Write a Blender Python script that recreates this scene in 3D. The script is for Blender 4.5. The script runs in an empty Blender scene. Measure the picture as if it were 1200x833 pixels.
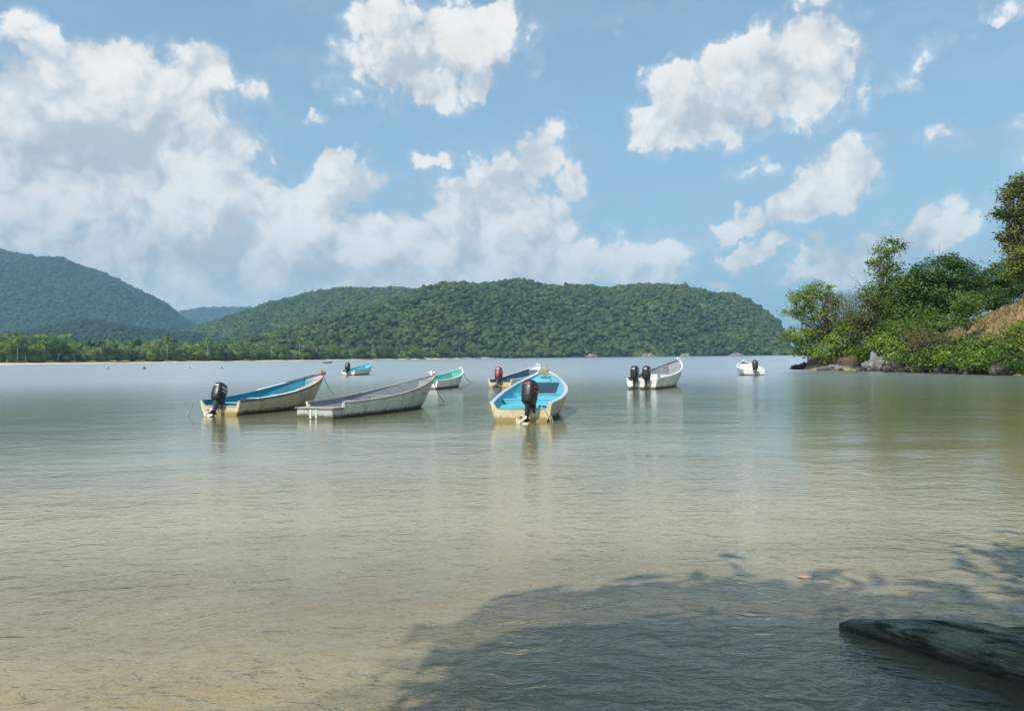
import bpy, bmesh, math, random
import numpy as np
from math import radians, sin, cos, pi, sqrt, atan2, exp
from mathutils import Vector, Matrix, Euler, noise as mnoise

random.seed(7)
RNG = np.random.default_rng(11)
scene = bpy.context.scene
COL = scene.collection

# ------------------------------------------------------------------ camera
F, CX, CY, EYE = 924.0, 600.0, 416.5, 1.7
ROLL, PITCH = radians(0.55), 1.2 / 924.0

def ray(x, y):
    dx, dy = (x - CX) / F, (CY - y) / F
    return dx * cos(ROLL) + dy * sin(ROLL), -dx * sin(ROLL) + dy * cos(ROLL) + PITCH

def on_level(x, y, z=0.0):
    u, v = ray(x, y)
    Y = (z - EYE) / v
    return Vector((u * Y, Y, z))

def at_depth(x, y, Y):
    u, v = ray(x, y)
    return Vector((u * Y, Y, EYE + v * Y))

cam_d = bpy.data.cameras.new('camera')
cam = bpy.data.objects.new('camera', cam_d)
COL.objects.link(cam)
fwd = Vector((0, cos(PITCH), sin(PITCH)))
right = Vector((cos(ROLL), 0, -sin(ROLL)))
up = right.cross(fwd)
m = Matrix((right, up, -fwd)).transposed().to_4x4()
m.translation = (0, 0, EYE)
cam.matrix_world = m
cam_d.sensor_width = 36.0
cam_d.lens = 36.0 * F / 1200.0
cam_d.clip_start = 0.05
cam_d.clip_end = 30000
scene.camera = cam

# ------------------------------------------------------------------ exposure, sun
scene.view_settings.view_transform = 'Standard'
scene.view_settings.look = 'None'
scene.view_settings.gamma = 1.0
scene.view_settings.exposure = 0.17
SUN_EL = radians(50)
SUN_AZ = radians(213)            # clockwise from +Y
SUN = Vector((sin(SUN_AZ) * cos(SUN_EL), cos(SUN_AZ) * cos(SUN_EL), sin(SUN_EL)))
sd = bpy.data.lights.new('sun', 'SUN')
sd.energy = 4.7
sd.angle = radians(0.55)
sd.color = (1.0, 0.955, 0.88)
so = bpy.data.objects.new('sun', sd)
COL.objects.link(so)
so.location = SUN * 60
so.rotation_euler = (-SUN).to_track_quat('-Z', 'Y').to_euler()

# ------------------------------------------------------------------ node helpers
class NT:
    def __init__(s, tree):
        s.t = tree
    def n(s, typ, ins=None, **kw):
        nd = s.t.nodes.new(typ)
        for k, v in kw.items():
            setattr(nd, k, v)
        if ins:
            for k, v in ins.items():
                sock = nd.inputs[k]
                if isinstance(v, bpy.types.NodeSocket):
                    s.t.links.new(v, sock)
                elif v is not None:
                    sock.default_value = v
        return nd
    def math(s, op, a, b=None, c=None, clamp=False):
        ins = {0: a}
        if b is not None: ins[1] = b
        if c is not None: ins[2] = c
        return s.n('ShaderNodeMath', ins, operation=op, use_clamp=clamp).outputs[0]
    def vmath(s, op, a, b=None):
        ins = {0: a}
        if b is not None: ins[1] = b
        return s.n('ShaderNodeVectorMath', ins, operation=op).outputs[0]
    def scale(s, a, f):
        return s.n('ShaderNodeVectorMath', {0: a, 'Scale': f}, operation='SCALE').outputs[0]
    def rng(s, v, a, b, c=0.0, d=1.0, smooth=False):
        return s.n('ShaderNodeMapRange', {0: v, 1: a, 2: b, 3: c, 4: d},
                   interpolation_type='SMOOTHSTEP' if smooth else 'LINEAR').outputs[0]
    def noise(s, vec, scale, detail=4.0, rough=0.5, dist=0.0):
        return s.n('ShaderNodeTexNoise', {'Vector': vec, 'Scale': scale, 'Detail': detail,
                                          'Roughness': rough, 'Distortion': dist}).outputs[0]
    def mix(s, fac, a, b, blend='MIX'):
        nd = s.n('ShaderNodeMix', data_type='RGBA', blend_type=blend)
        for k, v in ((0, fac), (6, a), (7, b)):
            if isinstance(v, bpy.types.NodeSocket): s.t.links.new(v, nd.inputs[k])
            else: nd.inputs[k].default_value = v if k == 0 else (*v[:3], 1.0)
        return nd.outputs[2]
    def link(s, a, b):
        s.t.links.new(a, b)

def rgb(*c): return (c[0], c[1], c[2], 1.0)

# ------------------------------------------------------------------ world: sky and clouds
world = bpy.data.worlds.new('World')
scene.world = world
world.use_nodes = True
wt = world.node_tree
wt.nodes.clear()
w = NT(wt)
sky = w.n('ShaderNodeTexSky', sky_type='NISHITA', sun_disc=False, sun_elevation=SUN_EL,
          sun_rotation=SUN_AZ, altitude=0, air_density=1.0, dust_density=0.6, ozone_density=1.6)
tc = w.n('ShaderNodeTexCoord').outputs['Generated']
sep = w.n('ShaderNodeSeparateXYZ', {0: tc})
az = w.math('ARCTAN2', sep.outputs[0], sep.outputs[1])
el = w.math('ARCSINE', sep.outputs[2])

# billowing noise as a group, so it can be read at two places
grp = bpy.data.node_groups.new('billows', 'ShaderNodeTree')
grp.interface.new_socket('Vector', in_out='INPUT', socket_type='NodeSocketVector')
grp.interface.new_socket('Value', in_out='OUTPUT', socket_type='NodeSocketFloat')
g = NT(grp)
gi = g.n('NodeGroupInput'); go = g.n('NodeGroupOutput')
v0 = gi.outputs[0]
wn = g.n('ShaderNodeTexNoise', {'Vector': v0, 'Scale': 9.0, 'Detail': 4.0, 'Roughness': 0.6}, noise_dimensions='2D')
wv = g.vmath('ADD', v0, g.scale(g.vmath('SUBTRACT', wn.outputs[1], (0.5, 0.5, 0.5)), 0.07))
n1 = g.n('ShaderNodeTexNoise', {'Vector': wv, 'Scale': 6.5, 'Detail': 7.0, 'Roughness': 0.60}, noise_dimensions='2D').outputs[0]
def vor(sc):
    return g.n('ShaderNodeTexVoronoi', {'Vector': wv, 'Scale': sc},
               feature='F1', voronoi_dimensions='2D').outputs['Distance']
tot = g.math('MULTIPLY_ADD', n1, 0.9, -0.45)
for sc_, am in ((9.0, 0.34), (21.0, 0.26), (48.0, 0.15), (105.0, 0.07)):
    tot = g.math('ADD', tot, g.math('MULTIPLY_ADD', vor(sc_), -am, am * 0.42))
g.link(tot, go.inputs[0])

def billow(vec):
    return w.n('ShaderNodeGroup', {0: vec}, node_tree=grp).outputs[0]

def azel(x, y):
    u, v = ray(x, y)
    return atan2(u, 1.0), atan2(v, sqrt(1 + u * u))

p0 = w.n('ShaderNodeCombineXYZ', {0: az, 1: el, 2: 0.0}).outputs[0]
warp = w.n('ShaderNodeTexNoise', {'Vector': p0, 'Scale': 14.0, 'Detail': 5.0, 'Roughness': 0.62}, noise_dimensions='2D')
wsub = w.scale(w.vmath('SUBTRACT', warp.outputs[1], (0.5, 0.5, 0.5)), 0.075)
p2 = w.vmath('ADD', p0, wsub)

flat = w.n('ShaderNodeVectorMath', {0: p2, 1: (1, 1, 0)}, operation='MULTIPLY').outputs[0]
last = [None]
def blobfield(lst, grow=1.38):
    out = None
    for b in lst:
        x, y, rx, ry = b[:4]
        rot = radians(b[4]) if len(b) > 4 else 0.0
        a, e = azel(x, y)
        src = flat
        if last[0] is not None:      # chained, so the shader is worked through one cloud after the other
            src = w.n('ShaderNodeVectorMath', {0: last[0], 1: (0, 0, 1e-7), 2: flat}, operation='MULTIPLY_ADD').outputs[0]
        mp = w.n('ShaderNodeMapping', {'Vector': src, 'Location': (a, e, 0), 'Rotation': (0, 0, rot),
                                       'Scale': (rx / F * grow, ry / F * grow, 1)}, vector_type='TEXTURE')
        gr = w.n('ShaderNodeTexGradient', {0: mp.outputs[0]}, gradient_type='SPHERICAL').outputs[1]
        if len(b) > 5: gr = w.math('MULTIPLY', gr, b[5])
        out = gr if out is None else w.math('MAXIMUM', out, gr)
        last[0] = out
    return out

CLOUDS = [
 (60,345,260,60,0,1.3),(250,345,200,45,0,1.2),(480,330,180,34),(95,160,120,74,0,1.4),(50,230,190,130,0,1.6),(200,200,95,75,0,1.4),(250,225,75,75),(185,120,60,50,20),(225,85,38,24,20),(130,75,55,28),
 (-90,220,90,60),(-150,260,200,110),(150,290,220,85),(300,300,160,62),(320,245,50,38),(40,330,260,80),
 (360,275,75,42),(400,225,62,30,15),(390,190,26,14,35),(430,300,120,55),(470,280,60,38),
 (560,290,130,60),(590,225,62,38,40),(630,180,42,30,45),(530,250,48,34),(645,255,44,44),(664,218,26,34),
 (505,192,32,14),(765,310,46,26,10),(690,308,60,34),(600,315,190,35),(740,325,60,18),
 (495,55,102,48,8),(450,25,60,30),(578,22,34,22),(487,88,66,36),(560,95,24,15),
 (945,55,58,48,35),(890,95,86,48,20),(835,115,62,46,20),(800,85,38,24,10),(785,145,44,28,10),(850,75,60,26,25),(960,95,46,40),
 (955,222,66,26,28),(995,203,32,24),(865,262,46,14,10,.8),(892,294,42,14,20),(842,328,26,10,0,.7),(925,330,16,11,0,.7),
 (1055,285,78,28,18),(965,300,32,18),(1085,262,36,16),(1000,318,60,20),(1140,300,60,14,10,.3),
 (1085,72,44,13,20,.36),(1190,4,22,12,0,.4),(18,35,26,16,0,.34),(374,136,14,9,0,.35),(720,32,14,12,0,.42),
 (625,62,20,36,-20,.45),(310,115,20,28,60,.42),(265,98,22,18,0,.4),(875,208,30,12,10,.30),(1150,165,80,14,5,.18),(640,150,36,14,40,.4),(780,290,60,30,0,.35),
]
# clouds round the rest of the sky, out of this frame
rr = random.Random(5)
for k in range(16):
    xa = rr.choice([rr.uniform(-1400, -260), rr.uniform(1500, 2600)])
    CLOUDS.append((xa, rr.uniform(60, 330), rr.uniform(90, 260), rr.uniform(40, 90), rr.uniform(0, 25)))
SHADE = [
 (20,270,180,70,0,1.0),(150,305,110,32,0,1.0),(60,200,130,50,0,.7),(110,255,110,60,0,.7),(200,150,60,28,0,.5),(300,320,200,40,0,.6),(460,318,160,35,0,.65),
 (600,300,70,40,0,.7),(520,265,45,30,0,.5),(690,318,60,22,0,.6),(540,75,50,30,20,.7),(480,105,60,18,0,.6),(455,30,40,20,0,.5),
 (860,80,60,22,20,.7),(905,130,80,16,22,.8),(830,150,60,14,10,.7),(800,95,30,18,0,.6),(960,245,50,13,20,.6),(1080,300,70,22,0,.7),(860,275,50,10,0,.6),
]
blobs = blobfield(CLOUDS)
bn = billow(p0)
soft = w.rng(el, -0.02, 0.10, 0.55, 1.0)
D = w.math('MULTIPLY_ADD', bn, 1.10, blobs)
alpha = w.math('MAXIMUM', w.rng(D, 0.21, 0.47, 0, 1, True), w.rng(D, 0.02, 0.45, 0, 0.34, True))
inside = w.rng(blobs, 0.0, 0.10, 0, 1, True)
alpha = w.math('MULTIPLY', alpha, inside)
# lit from up and to the left: compare with the density a little towards the sun
tc_up = w.vmath('ADD', p0, (-0.010, 0.020, 0.0))
bn2 = billow(tc_up)
diff = w.math('SUBTRACT', bn, bn2)
tc_up2 = w.vmath('ADD', p0, (-0.025, 0.05, 0.0))
diffL = w.math('SUBTRACT', bn, billow(tc_up2))
relief = w.math('MULTIPLY_ADD', diff, 0.55, w.math('MULTIPLY', diffL, 0.62))
lit = w.rng(relief, -0.27, 0.24, 0.76, 1.12, True)
shade = blobfield(SHADE, 1.6)
lit = w.math('SUBTRACT', lit, w.math('MULTIPLY', shade, 0.19))
ccol = w.mix(w.rng(lit, 0.72, 1.0), (0.88, 0.95, 1.02), (1.0, 0.985, 0.965))
cemit = w.scale(ccol, w.math('MULTIPLY', lit, 6.25))
# thin high streaks
st = w.n('ShaderNodeMapping', {'Vector': p2, 'Rotation': (0, 0, radians(-8)), 'Scale': (3.2, 17, 1)})
cir = w.rng(w.noise(st.outputs[0], 1.3, 5.0, 0.55), 0.42, 0.85, 0.0, 0.42, True)
skyc = w.mix(1.0, sky.outputs[0], (0.99, 1.08, 1.06), 'MULTIPLY')
skyc = w.mix(cir, skyc, (4.2, 4.9, 5.3))
hz = w.rng(el, 0.0, 0.36, 0.85, 0.45, True)
skyc = w.mix(hz, skyc, (2.15, 3.62, 4.75))
final = w.mix(w.math('MULTIPLY', alpha, 0.97), skyc, cemit)
world.cycles.sampling_method = 'MANUAL'
world.cycles.sample_map_resolution = 512
bg = w.n('ShaderNodeBackground', {'Color': final, 'Strength': 0.13})
w.link(bg.outputs[0], w.n('ShaderNodeOutputWorld').inputs[0])

# ------------------------------------------------------------------ object helpers
def tag(o, label=None, cat=None, group=None, kind=None):
    if label: o['label'] = label
    if cat: o['category'] = cat
    if group: o['group'] = group
    if kind: o['kind'] = kind
    return o

def thing(name, loc, label, cat, group=None, rz=0.0):
    o = bpy.data.objects.new(name, None)
    o.empty_display_size = 0.3
    COL.objects.link(o)
    o.location = loc
    o.rotation_euler = (0, 0, rz)
    return tag(o, label, cat, group)

def mesh_obj(name, verts, faces, mat=None, parent=None, smooth=False, link=True):
    me = bpy.data.meshes.new(name)
    if isinstance(verts, np.ndarray) and isinstance(faces, np.ndarray):
        nv, nf, k = len(verts), len(faces), faces.shape[1]
        me.vertices.add(nv)
        me.vertices.foreach_set('co', verts.astype(np.float32).ravel())
        me.loops.add(nf * k)
        me.loops.foreach_set('vertex_index', faces.astype(np.int32).ravel())
        me.polygons.add(nf)
        me.polygons.foreach_set('loop_start', np.arange(0, nf * k, k, dtype=np.int32))
        me.update(calc_edges=True)
        me.validate()
    else:
        me.from_pydata([tuple(v) for v in verts], [], [tuple(f) for f in faces])
        me.update()
    if smooth:
        me.polygons.foreach_set('use_smooth', [True] * len(me.polygons))
    if mat:
        me.materials.append(mat)
    o = bpy.data.objects.new(name, me)
    if link: COL.objects.link(o)
    if parent: o.parent = parent
    return o

class MB:
    """collects simple shapes, links them as one mesh"""
    def __init__(s): s.v = []; s.f = []
    def add(s, vs, fs):
        b = len(s.v); s.v += [Vector(v) for v in vs]; s.f += [tuple(i + b for i in f) for f in fs]
        return b
    def box(s, c, d, rot=None, bev=0.0):
        bm = bmesh.new(); bmesh.ops.create_cube(bm, size=1)
        for v in bm.verts: v.co = Vector((v.co.x * d[0], v.co.y * d[1], v.co.z * d[2]))
        if bev: bmesh.ops.bevel(bm, geom=bm.edges[:], offset=bev, segments=2, affect='EDGES')
        R = Euler(rot or (0, 0, 0)).to_matrix()
        bm.verts.index_update()
        s.add([R @ v.co + Vector(c) for v in bm.verts], [[v.index for v in f.verts] for f in bm.faces])
        bm.free(); return s
    def tube(s, pts, rad, n=8, cap=True):
        pts = [Vector(p) for p in pts]
        if not hasattr(rad, '__len__'): rad = [rad] * len(pts)
        rings = []
        prev = None
        for i, p in enumerate(pts):
            t = (pts[min(i + 1, len(pts) - 1)] - pts[max(i - 1, 0)])
            if t.length < 1e-9: t = Vector((0, 0, 1))
            t.normalize()
            if prev is None:
                a = t.orthogonal().normalized()
            else:
                a = (prev - t * prev.dot(t))
                a = a.normalized() if a.length > 1e-6 else t.orthogonal().normalized()
            prev = a
            b = t.cross(a)
            rings.append([p + (a * cos(2 * pi * k / n) + b * sin(2 * pi * k / n)) * rad[i] for k in range(n)])
        return s.loft(rings, cap)
    def loft(s, rings, cap=True, closed=True):
        n = len(rings[0]); vs = [v for r in rings for v in r]; fs = []
        for i in range(len(rings) - 1):
            for k in range(n if closed else n - 1):
                a, b = i * n + k, i * n + (k + 1) % n
                fs.append((a, b, b + n, a + n))
        if cap and closed:
            fs.append(tuple(range(n - 1, -1, -1)))
            fs.append(tuple((len(rings) - 1) * n + k for k in range(n)))
        s.add(vs, fs); return s
    def xform(s, M):
        s.v = [M @ v for v in s.v]; return s
    def build(s, name, mat, parent=None, smooth=False):
        return mesh_obj(name, s.v, s.f, mat, parent, smooth)

def auto_smooth(o, ang=35):
    me = o.data
    bm = bmesh.new(); bm.from_mesh(me)
    bmesh.ops.recalc_face_normals(bm, faces=bm.faces[:])
    for f in bm.faces: f.smooth = True
    for e in bm.edges:
        if len(e.link_faces) == 2 and e.calc_face_angle(0) > radians(ang): e.smooth = False
    bm.to_mesh(me); bm.free()
    return o

def interp(x, pts):
    xs = [p[0] for p in pts]; ys = [p[1] for p in pts]
    return np.interp(x, xs, ys)

# value noise in numpy
_P = RNG.random((256, 256))
def vnoise(x, y):
    x = np.asarray(x, float); y = np.asarray(y, float)
    xi, yi = np.floor(x).astype(int), np.floor(y).astype(int)
    fx, fy = x - xi, y - yi
    fx = fx * fx * (3 - 2 * fx); fy = fy * fy * (3 - 2 * fy)
    a = _P[xi & 255, yi & 255]; b = _P[(xi + 1) & 255, yi & 255]
    c = _P[xi & 255, (yi + 1) & 255]; d = _P[(xi + 1) & 255, (yi + 1) & 255]
    return (a * (1 - fx) + b * fx) * (1 - fy) + (c * (1 - fx) + d * fx) * fy - 0.5
def fbm(x, y, o=4):
    s = 0; a = 1.0
    for k in range(o):
        s = s + a * vnoise(x * 2 ** k + 17 * k, y * 2 ** k + 31 * k); a *= 0.5
    return s

def new_mat(name):
    mt = bpy.data.materials.new(name); mt.use_nodes = True
    mt.node_tree.nodes.clear()
    return mt, NT(mt.node_tree)

def finish(n, surf):
    n.link(surf, n.n('ShaderNodeOutputMaterial').inputs[0])

def painted(name, col, rough=0.45, dirt=(0.16, 0.12, 0.07), amount=0.35, scale=3.0, stain=None, bump=0.15, metal=0.0, streak=True):
    """weathered paint; stain = colour of the weed mark at the waterline (object z near 0)"""
    mt, n = new_mat(name)
    co = n.n('ShaderNodeTexCoord').outputs['Object']
    st = n.n('ShaderNodeMapping', {'Vector': co, 'Scale': (1, 1, 0.22 if streak else 1)}).outputs[0]
    a = n.noise(st, scale, 7, 0.62)
    b = n.noise(co, scale * 6, 5, 0.6)
    f = n.rng(n.math('ADD', n.math('MULTIPLY', a, 0.7), n.math('MULTIPLY', b, 0.3)), 0.47, 0.68, 0, 1, True)
    c = n.mix(n.math('MULTIPLY', f, amount), col, dirt)
    big = n.rng(n.noise(co, 1.1, 3), 0.3, 0.7, 0.88, 1.08)
    c = n.n('ShaderNodeVectorMath', {0: c, 'Scale': big}, operation='SCALE').outputs[0]
    if stain:
        z = n.n('ShaderNodeSeparateXYZ', {0: co}).outputs[2]
        e = n.math('MULTIPLY_ADD', n.noise(st, 9, 5, 0.6), 0.22, 0.0)
        k = n.rng(n.math('SUBTRACT', z, e), -0.05, 0.05, 0.92, 0, True)
        c = n.mix(k, c, stain)
    bp = n.n('ShaderNodeBump', {'Height': b, 'Strength': bump, 'Distance': 0.01}).outputs[0]
    pb = n.n('ShaderNodeBsdfPrincipled', {'Base Color': c, 'Roughness': n.rng(b, 0.3, 0.7, rough, min(1, rough + 0.25)),
                                          'Metallic': metal, 'Normal': bp})
    finish(n, pb.outputs[0])
    return mt

def foliage(name, cols, trans=0.35, island=True, gloss=0.45):
    mt, n = new_mat(name)
    if island:
        r = n.n('ShaderNodeNewGeometry').outputs['Random Per Island']
    else:
        r = n.n('ShaderNodeObjectInfo').outputs['Random']
    ramp = n.n('ShaderNodeValToRGB', {0: r})
    cr = ramp.color_ramp
    while len(cr.elements) < len(cols): cr.elements.new(0.5)
    for i, c in enumerate(cols):
        cr.elements[i].position = i / (len(cols) - 1); cr.elements[i].color = (*c, 1)
    c = ramp.outputs[0]
    if not island:
        co = n.n('ShaderNodeTexCoord').outputs['Object']
        f = n.rng(n.noise(co, 4.5, 4, 0.6), 0.3, 0.7, 0.72, 1.3)
        c = n.scale(c, f)
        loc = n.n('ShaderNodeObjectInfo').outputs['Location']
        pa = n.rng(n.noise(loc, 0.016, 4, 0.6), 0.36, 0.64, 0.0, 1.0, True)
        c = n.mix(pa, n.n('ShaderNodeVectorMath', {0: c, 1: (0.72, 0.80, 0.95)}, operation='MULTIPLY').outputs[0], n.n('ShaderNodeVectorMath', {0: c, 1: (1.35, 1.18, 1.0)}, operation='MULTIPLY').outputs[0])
    pb = n.n('ShaderNodeBsdfPrincipled', {'Base Color': c, 'Roughness': gloss, 'Specular IOR Level': 0.3})
    tr = n.n('ShaderNodeBsdfTranslucent', {'Color': n.mix(0.5, c, (0.14, 0.20, 0.02))})
    finish(n, n.n('ShaderNodeMixShader', {0: trans, 1: pb.outputs[0], 2: tr.outputs[0]}).outputs[0])
    return mt

# ------------------------------------------------------------------ ground (beach, sea bed, right bank) as one sheet
SHORE = [(-9000, -900), (-400, -40), (-60, -3), (-18, 1.1), (-6, 1.7), (0, 1.9), (3.5, 1.8), (6.5, 3.0), (9.5, 8), (16, 18), (26.5, 32), (34.5, 45),
         (36.8, 55), (36.0, 64), (35.2, 72), (34.0, 79), (31.8, 85), (32.5, 88), (37, 89.5), (46, 92), (70, 100), (140, 130), (400, 160), (9000, 200)]
def shore_dist(X, Y):
    X = np.asarray(X, float); Y = np.asarray(Y, float)
    best = np.full(X.shape, 1e12); sgn = np.ones(X.shape)
    for (x0, y0), (x1, y1) in zip(SHORE[:-1], SHORE[1:]):
        dx, dy = x1 - x0, y1 - y0
        t = np.clip(((X - x0) * dx + (Y - y0) * dy) / (dx * dx + dy * dy), 0, 1)
        d = np.hypot(X - (x0 + t * dx), Y - (y0 + t * dy))
        side = np.where(dx * (Y - y0) - dy * (X - x0) > 0, -1.0, 1.0)   # right of travel = land
        better = d < best - 1e-9
        sgn = np.where(better, side, sgn); best = np.where(better, d, best)
    return best * sgn
def sstep(a, b, x):
    t = np.clip((x - a) / (b - a), 0, 1); return t * t * (3 - 2 * t)
def ground_h(X, Y):
    X = np.asarray(X, float); Y = np.asarray(Y, float)
    d = shore_dist(X, Y) + 0.5 * fbm(X * .35, Y * .35, 3) * sstep(6, 20, Y)
    bluff = sstep(10, 34, Y)
    beach = np.where(d > 0, 0.085 * np.minimum(d, 30) + 0.01 * np.clip(d - 30, 0, 200), 0)
    tipf = 1 - 0.72 * sstep(60, 84, Y)
    b = 1.25 * sstep(-0.3, 0.8, d) + np.minimum(np.clip(d - 0.8, 0, None) * 0.75, 8.5 + 0.02 * d) * tipf
    land = beach * (1 - bluff) + b * bluff * np.where(d > -0.3, 1, 0)
    sea = np.where(d < 0, -0.075 * np.minimum(-d, 8) - 0.05 * np.clip(-d - 8, 0, 40), 0)
    sea = np.where(d < -3, sea - 0.05, sea - 0.05 * np.clip(-d / 3, 0, 1))
    bar = 0.09 * np.exp(-((-d - 3.4) / 0.7) ** 2) * sstep(20, 10, Y + 0 * X)
    rough = 0.03 * fbm(X * 1.1, Y * 1.1, 3) * sstep(-30, 0, d) + 0.35 * fbm(X * .22, Y * .22, 3) * bluff * sstep(0.5, 6, d)
    return land + sea + bar + rough
def axis(segs):
    out = []
    for a, b, st in segs:
        out += list(np.arange(a, b, st))
    out.append(segs[-1][1])
    return np.array(out)
gx = axis([(-9000, -1000, 1000), (-1000, -200, 100), (-200, -40, 10), (-40, -12, 1.5), (-12, 12, 0.2), (12, 30, 0.6), (30, 75, 0.45), (75, 200, 6), (200, 1000, 80), (1000, 9000, 1000)])
gy = axis([(-3000, -400, 400), (-400, -40, 30), (-40, -6, 2), (-6, 14, 0.2), (14, 46, 0.7), (46, 100, 0.45), (100, 200, 6), (200, 1000, 80), (1000, 9000, 1000)])
GX, GY = np.meshgrid(gx, gy)
GZ = ground_h(GX, GY)
nx, ny = len(gx), len(gy)
idx = np.arange(nx * ny).reshape(ny, nx)
gf = np.stack([idx[:-1, :-1], idx[:-1, 1:], idx[1:, 1:], idx[1:, :-1]], -1).reshape(-1, 4)

mt, n = new_mat('sand_and_grass')
pos = n.n('ShaderNodeNewGeometry').outputs['Position']
sp = n.n('ShaderNodeSeparateXYZ', {0: pos})
grain = n.noise(pos, 60, 6, 0.7)
patch = n.noise(pos, 0.9, 5, 0.6)
cell = n.n('ShaderNodeTexVoronoi', {'Vector': pos, 'Scale': 26.0}).outputs['Color']
sand = n.mix(n.rng(patch, 0.35, 0.65), (0.52, 0.41, 0.25), (0.40, 0.32, 0.19))
sand = n.mix(n.rng(grain, 0.42, 0.62, 0, 0.8), sand, (0.60, 0.52, 0.38))
peb = n.math('GREATER_THAN', n.n('ShaderNodeSeparateXYZ', {0: cell}).outputs[0], 0.93)
sand = n.mix(n.math('MULTIPLY', peb, 0.25), sand, (0.17, 0.14, 0.10))
gp = n.noise(pos, 0.55, 6, 0.65)
dry = n.mix(n.rng(gp, 0.35, 0.62), (0.36, 0.26, 0.12), (0.27, 0.15, 0.08))
dry = n.mix(n.rng(n.noise(pos, 7, 6, 0.7), 0.45, 0.7, 0, .7), dry, (0.17, 0.17, 0.06))
isbank = n.math('MULTIPLY', n.rng(sp.outputs[1], 16, 24), n.rng(sp.outputs[2], -0.2, 0.5))
earth = n.mix(n.rng(sp.outputs[2], 0.9, 2.0), (0.075, 0.05, 0.035), dry)
c = n.mix(isbank, sand, earth)
bp = n.n('ShaderNodeBump', {'Height': n.math('ADD', grain, n.math('MULTIPLY', patch, 2.0)), 'Strength': 0.5, 'Distance': 0.03})
finish(n, n.n('ShaderNodeBsdfPrincipled', {'Base Color': c, 'Roughness': 0.9, 'Normal': bp.outputs[0]}).outputs[0])
ground = mesh_obj('ground', np.stack([GX, GY, GZ], -1).reshape(-1, 3), gf, mt, smooth=True)
tag(ground, 'sandy shallows and dry grassy bank', None, None, 'structure')

# ------------------------------------------------------------------ water
mt, n = new_mat('sea_water')
pos = n.n('ShaderNodeNewGeometry').outputs['Position']
sp = n.n('ShaderNodeSeparateXYZ', {0: pos})
Yc = sp.outputs[1]
dist = n.n('ShaderNodeVectorMath', {0: pos}, operation='LENGTH').outputs['Value']
def wav(sx, sy, rot, detail, rough, dst=0.6):
    mp = n.n('ShaderNodeMapping', {'Vector': pos, 'Rotation': (0, 0, radians(rot)), 'Scale': (sx, sy, 1)})
    return n.noise(mp.outputs[0], 1.0, detail, rough, dst)
h1 = wav(4.4, 6.6, 9, 3, 0.55)
h2 = wav(11.0, 14.0, -16, 3, 0.55)
h3 = wav(1.2, 1.9, 12, 4, 0.55)
h4 = wav(0.20, 0.36, -5, 4, 0.55)
calm = n.rng(wav(0.02, 0.07, 8, 4, 0.6, 0.0), 0.38, 0.62, 0.60, 1.15, True)     # wind patches
hh = n.math('MULTIPLY', h1, 0.040)
hh = n.math('MULTIPLY_ADD', h2, 0.011, hh)
hh = n.math('MULTIPLY', hh, n.rng(dist, 4.5, 14, 1.0, 0.14))
hh = n.math('MULTIPLY_ADD', h3, n.rng(dist, 5, 14, 0.055, 0.011), hh)
hh = n.math('MULTIPLY_ADD', h4, 0.038, hh)
hh = n.math('MULTIPLY', hh, calm)
bmp = n.n('ShaderNodeBump', {'Height': hh, 'Strength': 1.0, 'Distance': 1.0}).outputs[0]
bmpd = n.n('ShaderNodeBump', {'Height': hh, 'Strength': 0.35, 'Distance': 1.0}).outputs[0]
fre = n.n('ShaderNodeFresnel', {'IOR': 1.333, 'Normal': bmp}).outputs[0]
gl = n.n('ShaderNodeBsdfGlossy', {'Roughness': n.rng(dist, 13, 70, 0.05, 0.265), 'Normal': bmp, 'Color': rgb(1, 1, 1)})
tr = n.n('ShaderNodeBsdfTransparent', {'Color': rgb(0.90, 0.91, 0.84)})
mud = n.mix(n.rng(dist, 6.5, 22), (0.39, 0.335, 0.215), (0.145, 0.158, 0.088))
mud = n.mix(n.rng(wav(0.25, 0.5, 20, 4, 0.6, 0.0), 0.35, 0.65, 0.0, 0.3), mud, (0.25, 0.22, 0.12))
df = n.n('ShaderNodeBsdfDiffuse', {'Color': mud, 'Normal': bmpd})
dn = n.math('MULTIPLY_ADD', wav(0.5, 0.9, 25, 4, 0.6, 0.0), 3.0, -1.5)
murk = n.rng(n.math('ADD', Yc, dn), 3.2, 8.0, 0.05, 0.96)
body = n.n('ShaderNodeMixShader', {0: murk, 1: tr.outputs[0], 2: df.outputs[0]})
finish(n, n.n('ShaderNodeMixShader', {0: fre, 1: body.outputs[0], 2: gl.outputs[0]}).outputs[0])
water = mesh_obj('water', [(-9000, -900, 0), (9000, -900, 0), (9000, 9000, 0), (-9000, 9000, 0)], [(0, 1, 2, 3)], mt)
tag(water, 'calm shallow bay water', None, None, 'structure')

# ------------------------------------------------------------------ leaf and tree builders
def leaf_quads(P, N, size, rng):
    """one folded diamond leaf cluster per point; returns verts, faces"""
    k = len(P)
    N = N / np.maximum(np.linalg.norm(N, axis=1, keepdims=True), 1e-6)
    R = rng.normal(size=(k, 3)); T = np.cross(N, R); T /= np.maximum(np.linalg.norm(T, axis=1, keepdims=True), 1e-6)
    B = np.cross(N, T)
    s = (size * rng.uniform(0.6, 1.35, (k, 1)))
    v = np.stack([P - T * s * 0.5, P + B * s * 0.28 + N * s * 0.1, P + T * s * 0.55, P - B * s * 0.28 + N * s * 0.1], 1).reshape(-1, 3)
    f = np.arange(4 * k).reshape(k, 4)
    return v, f

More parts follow.
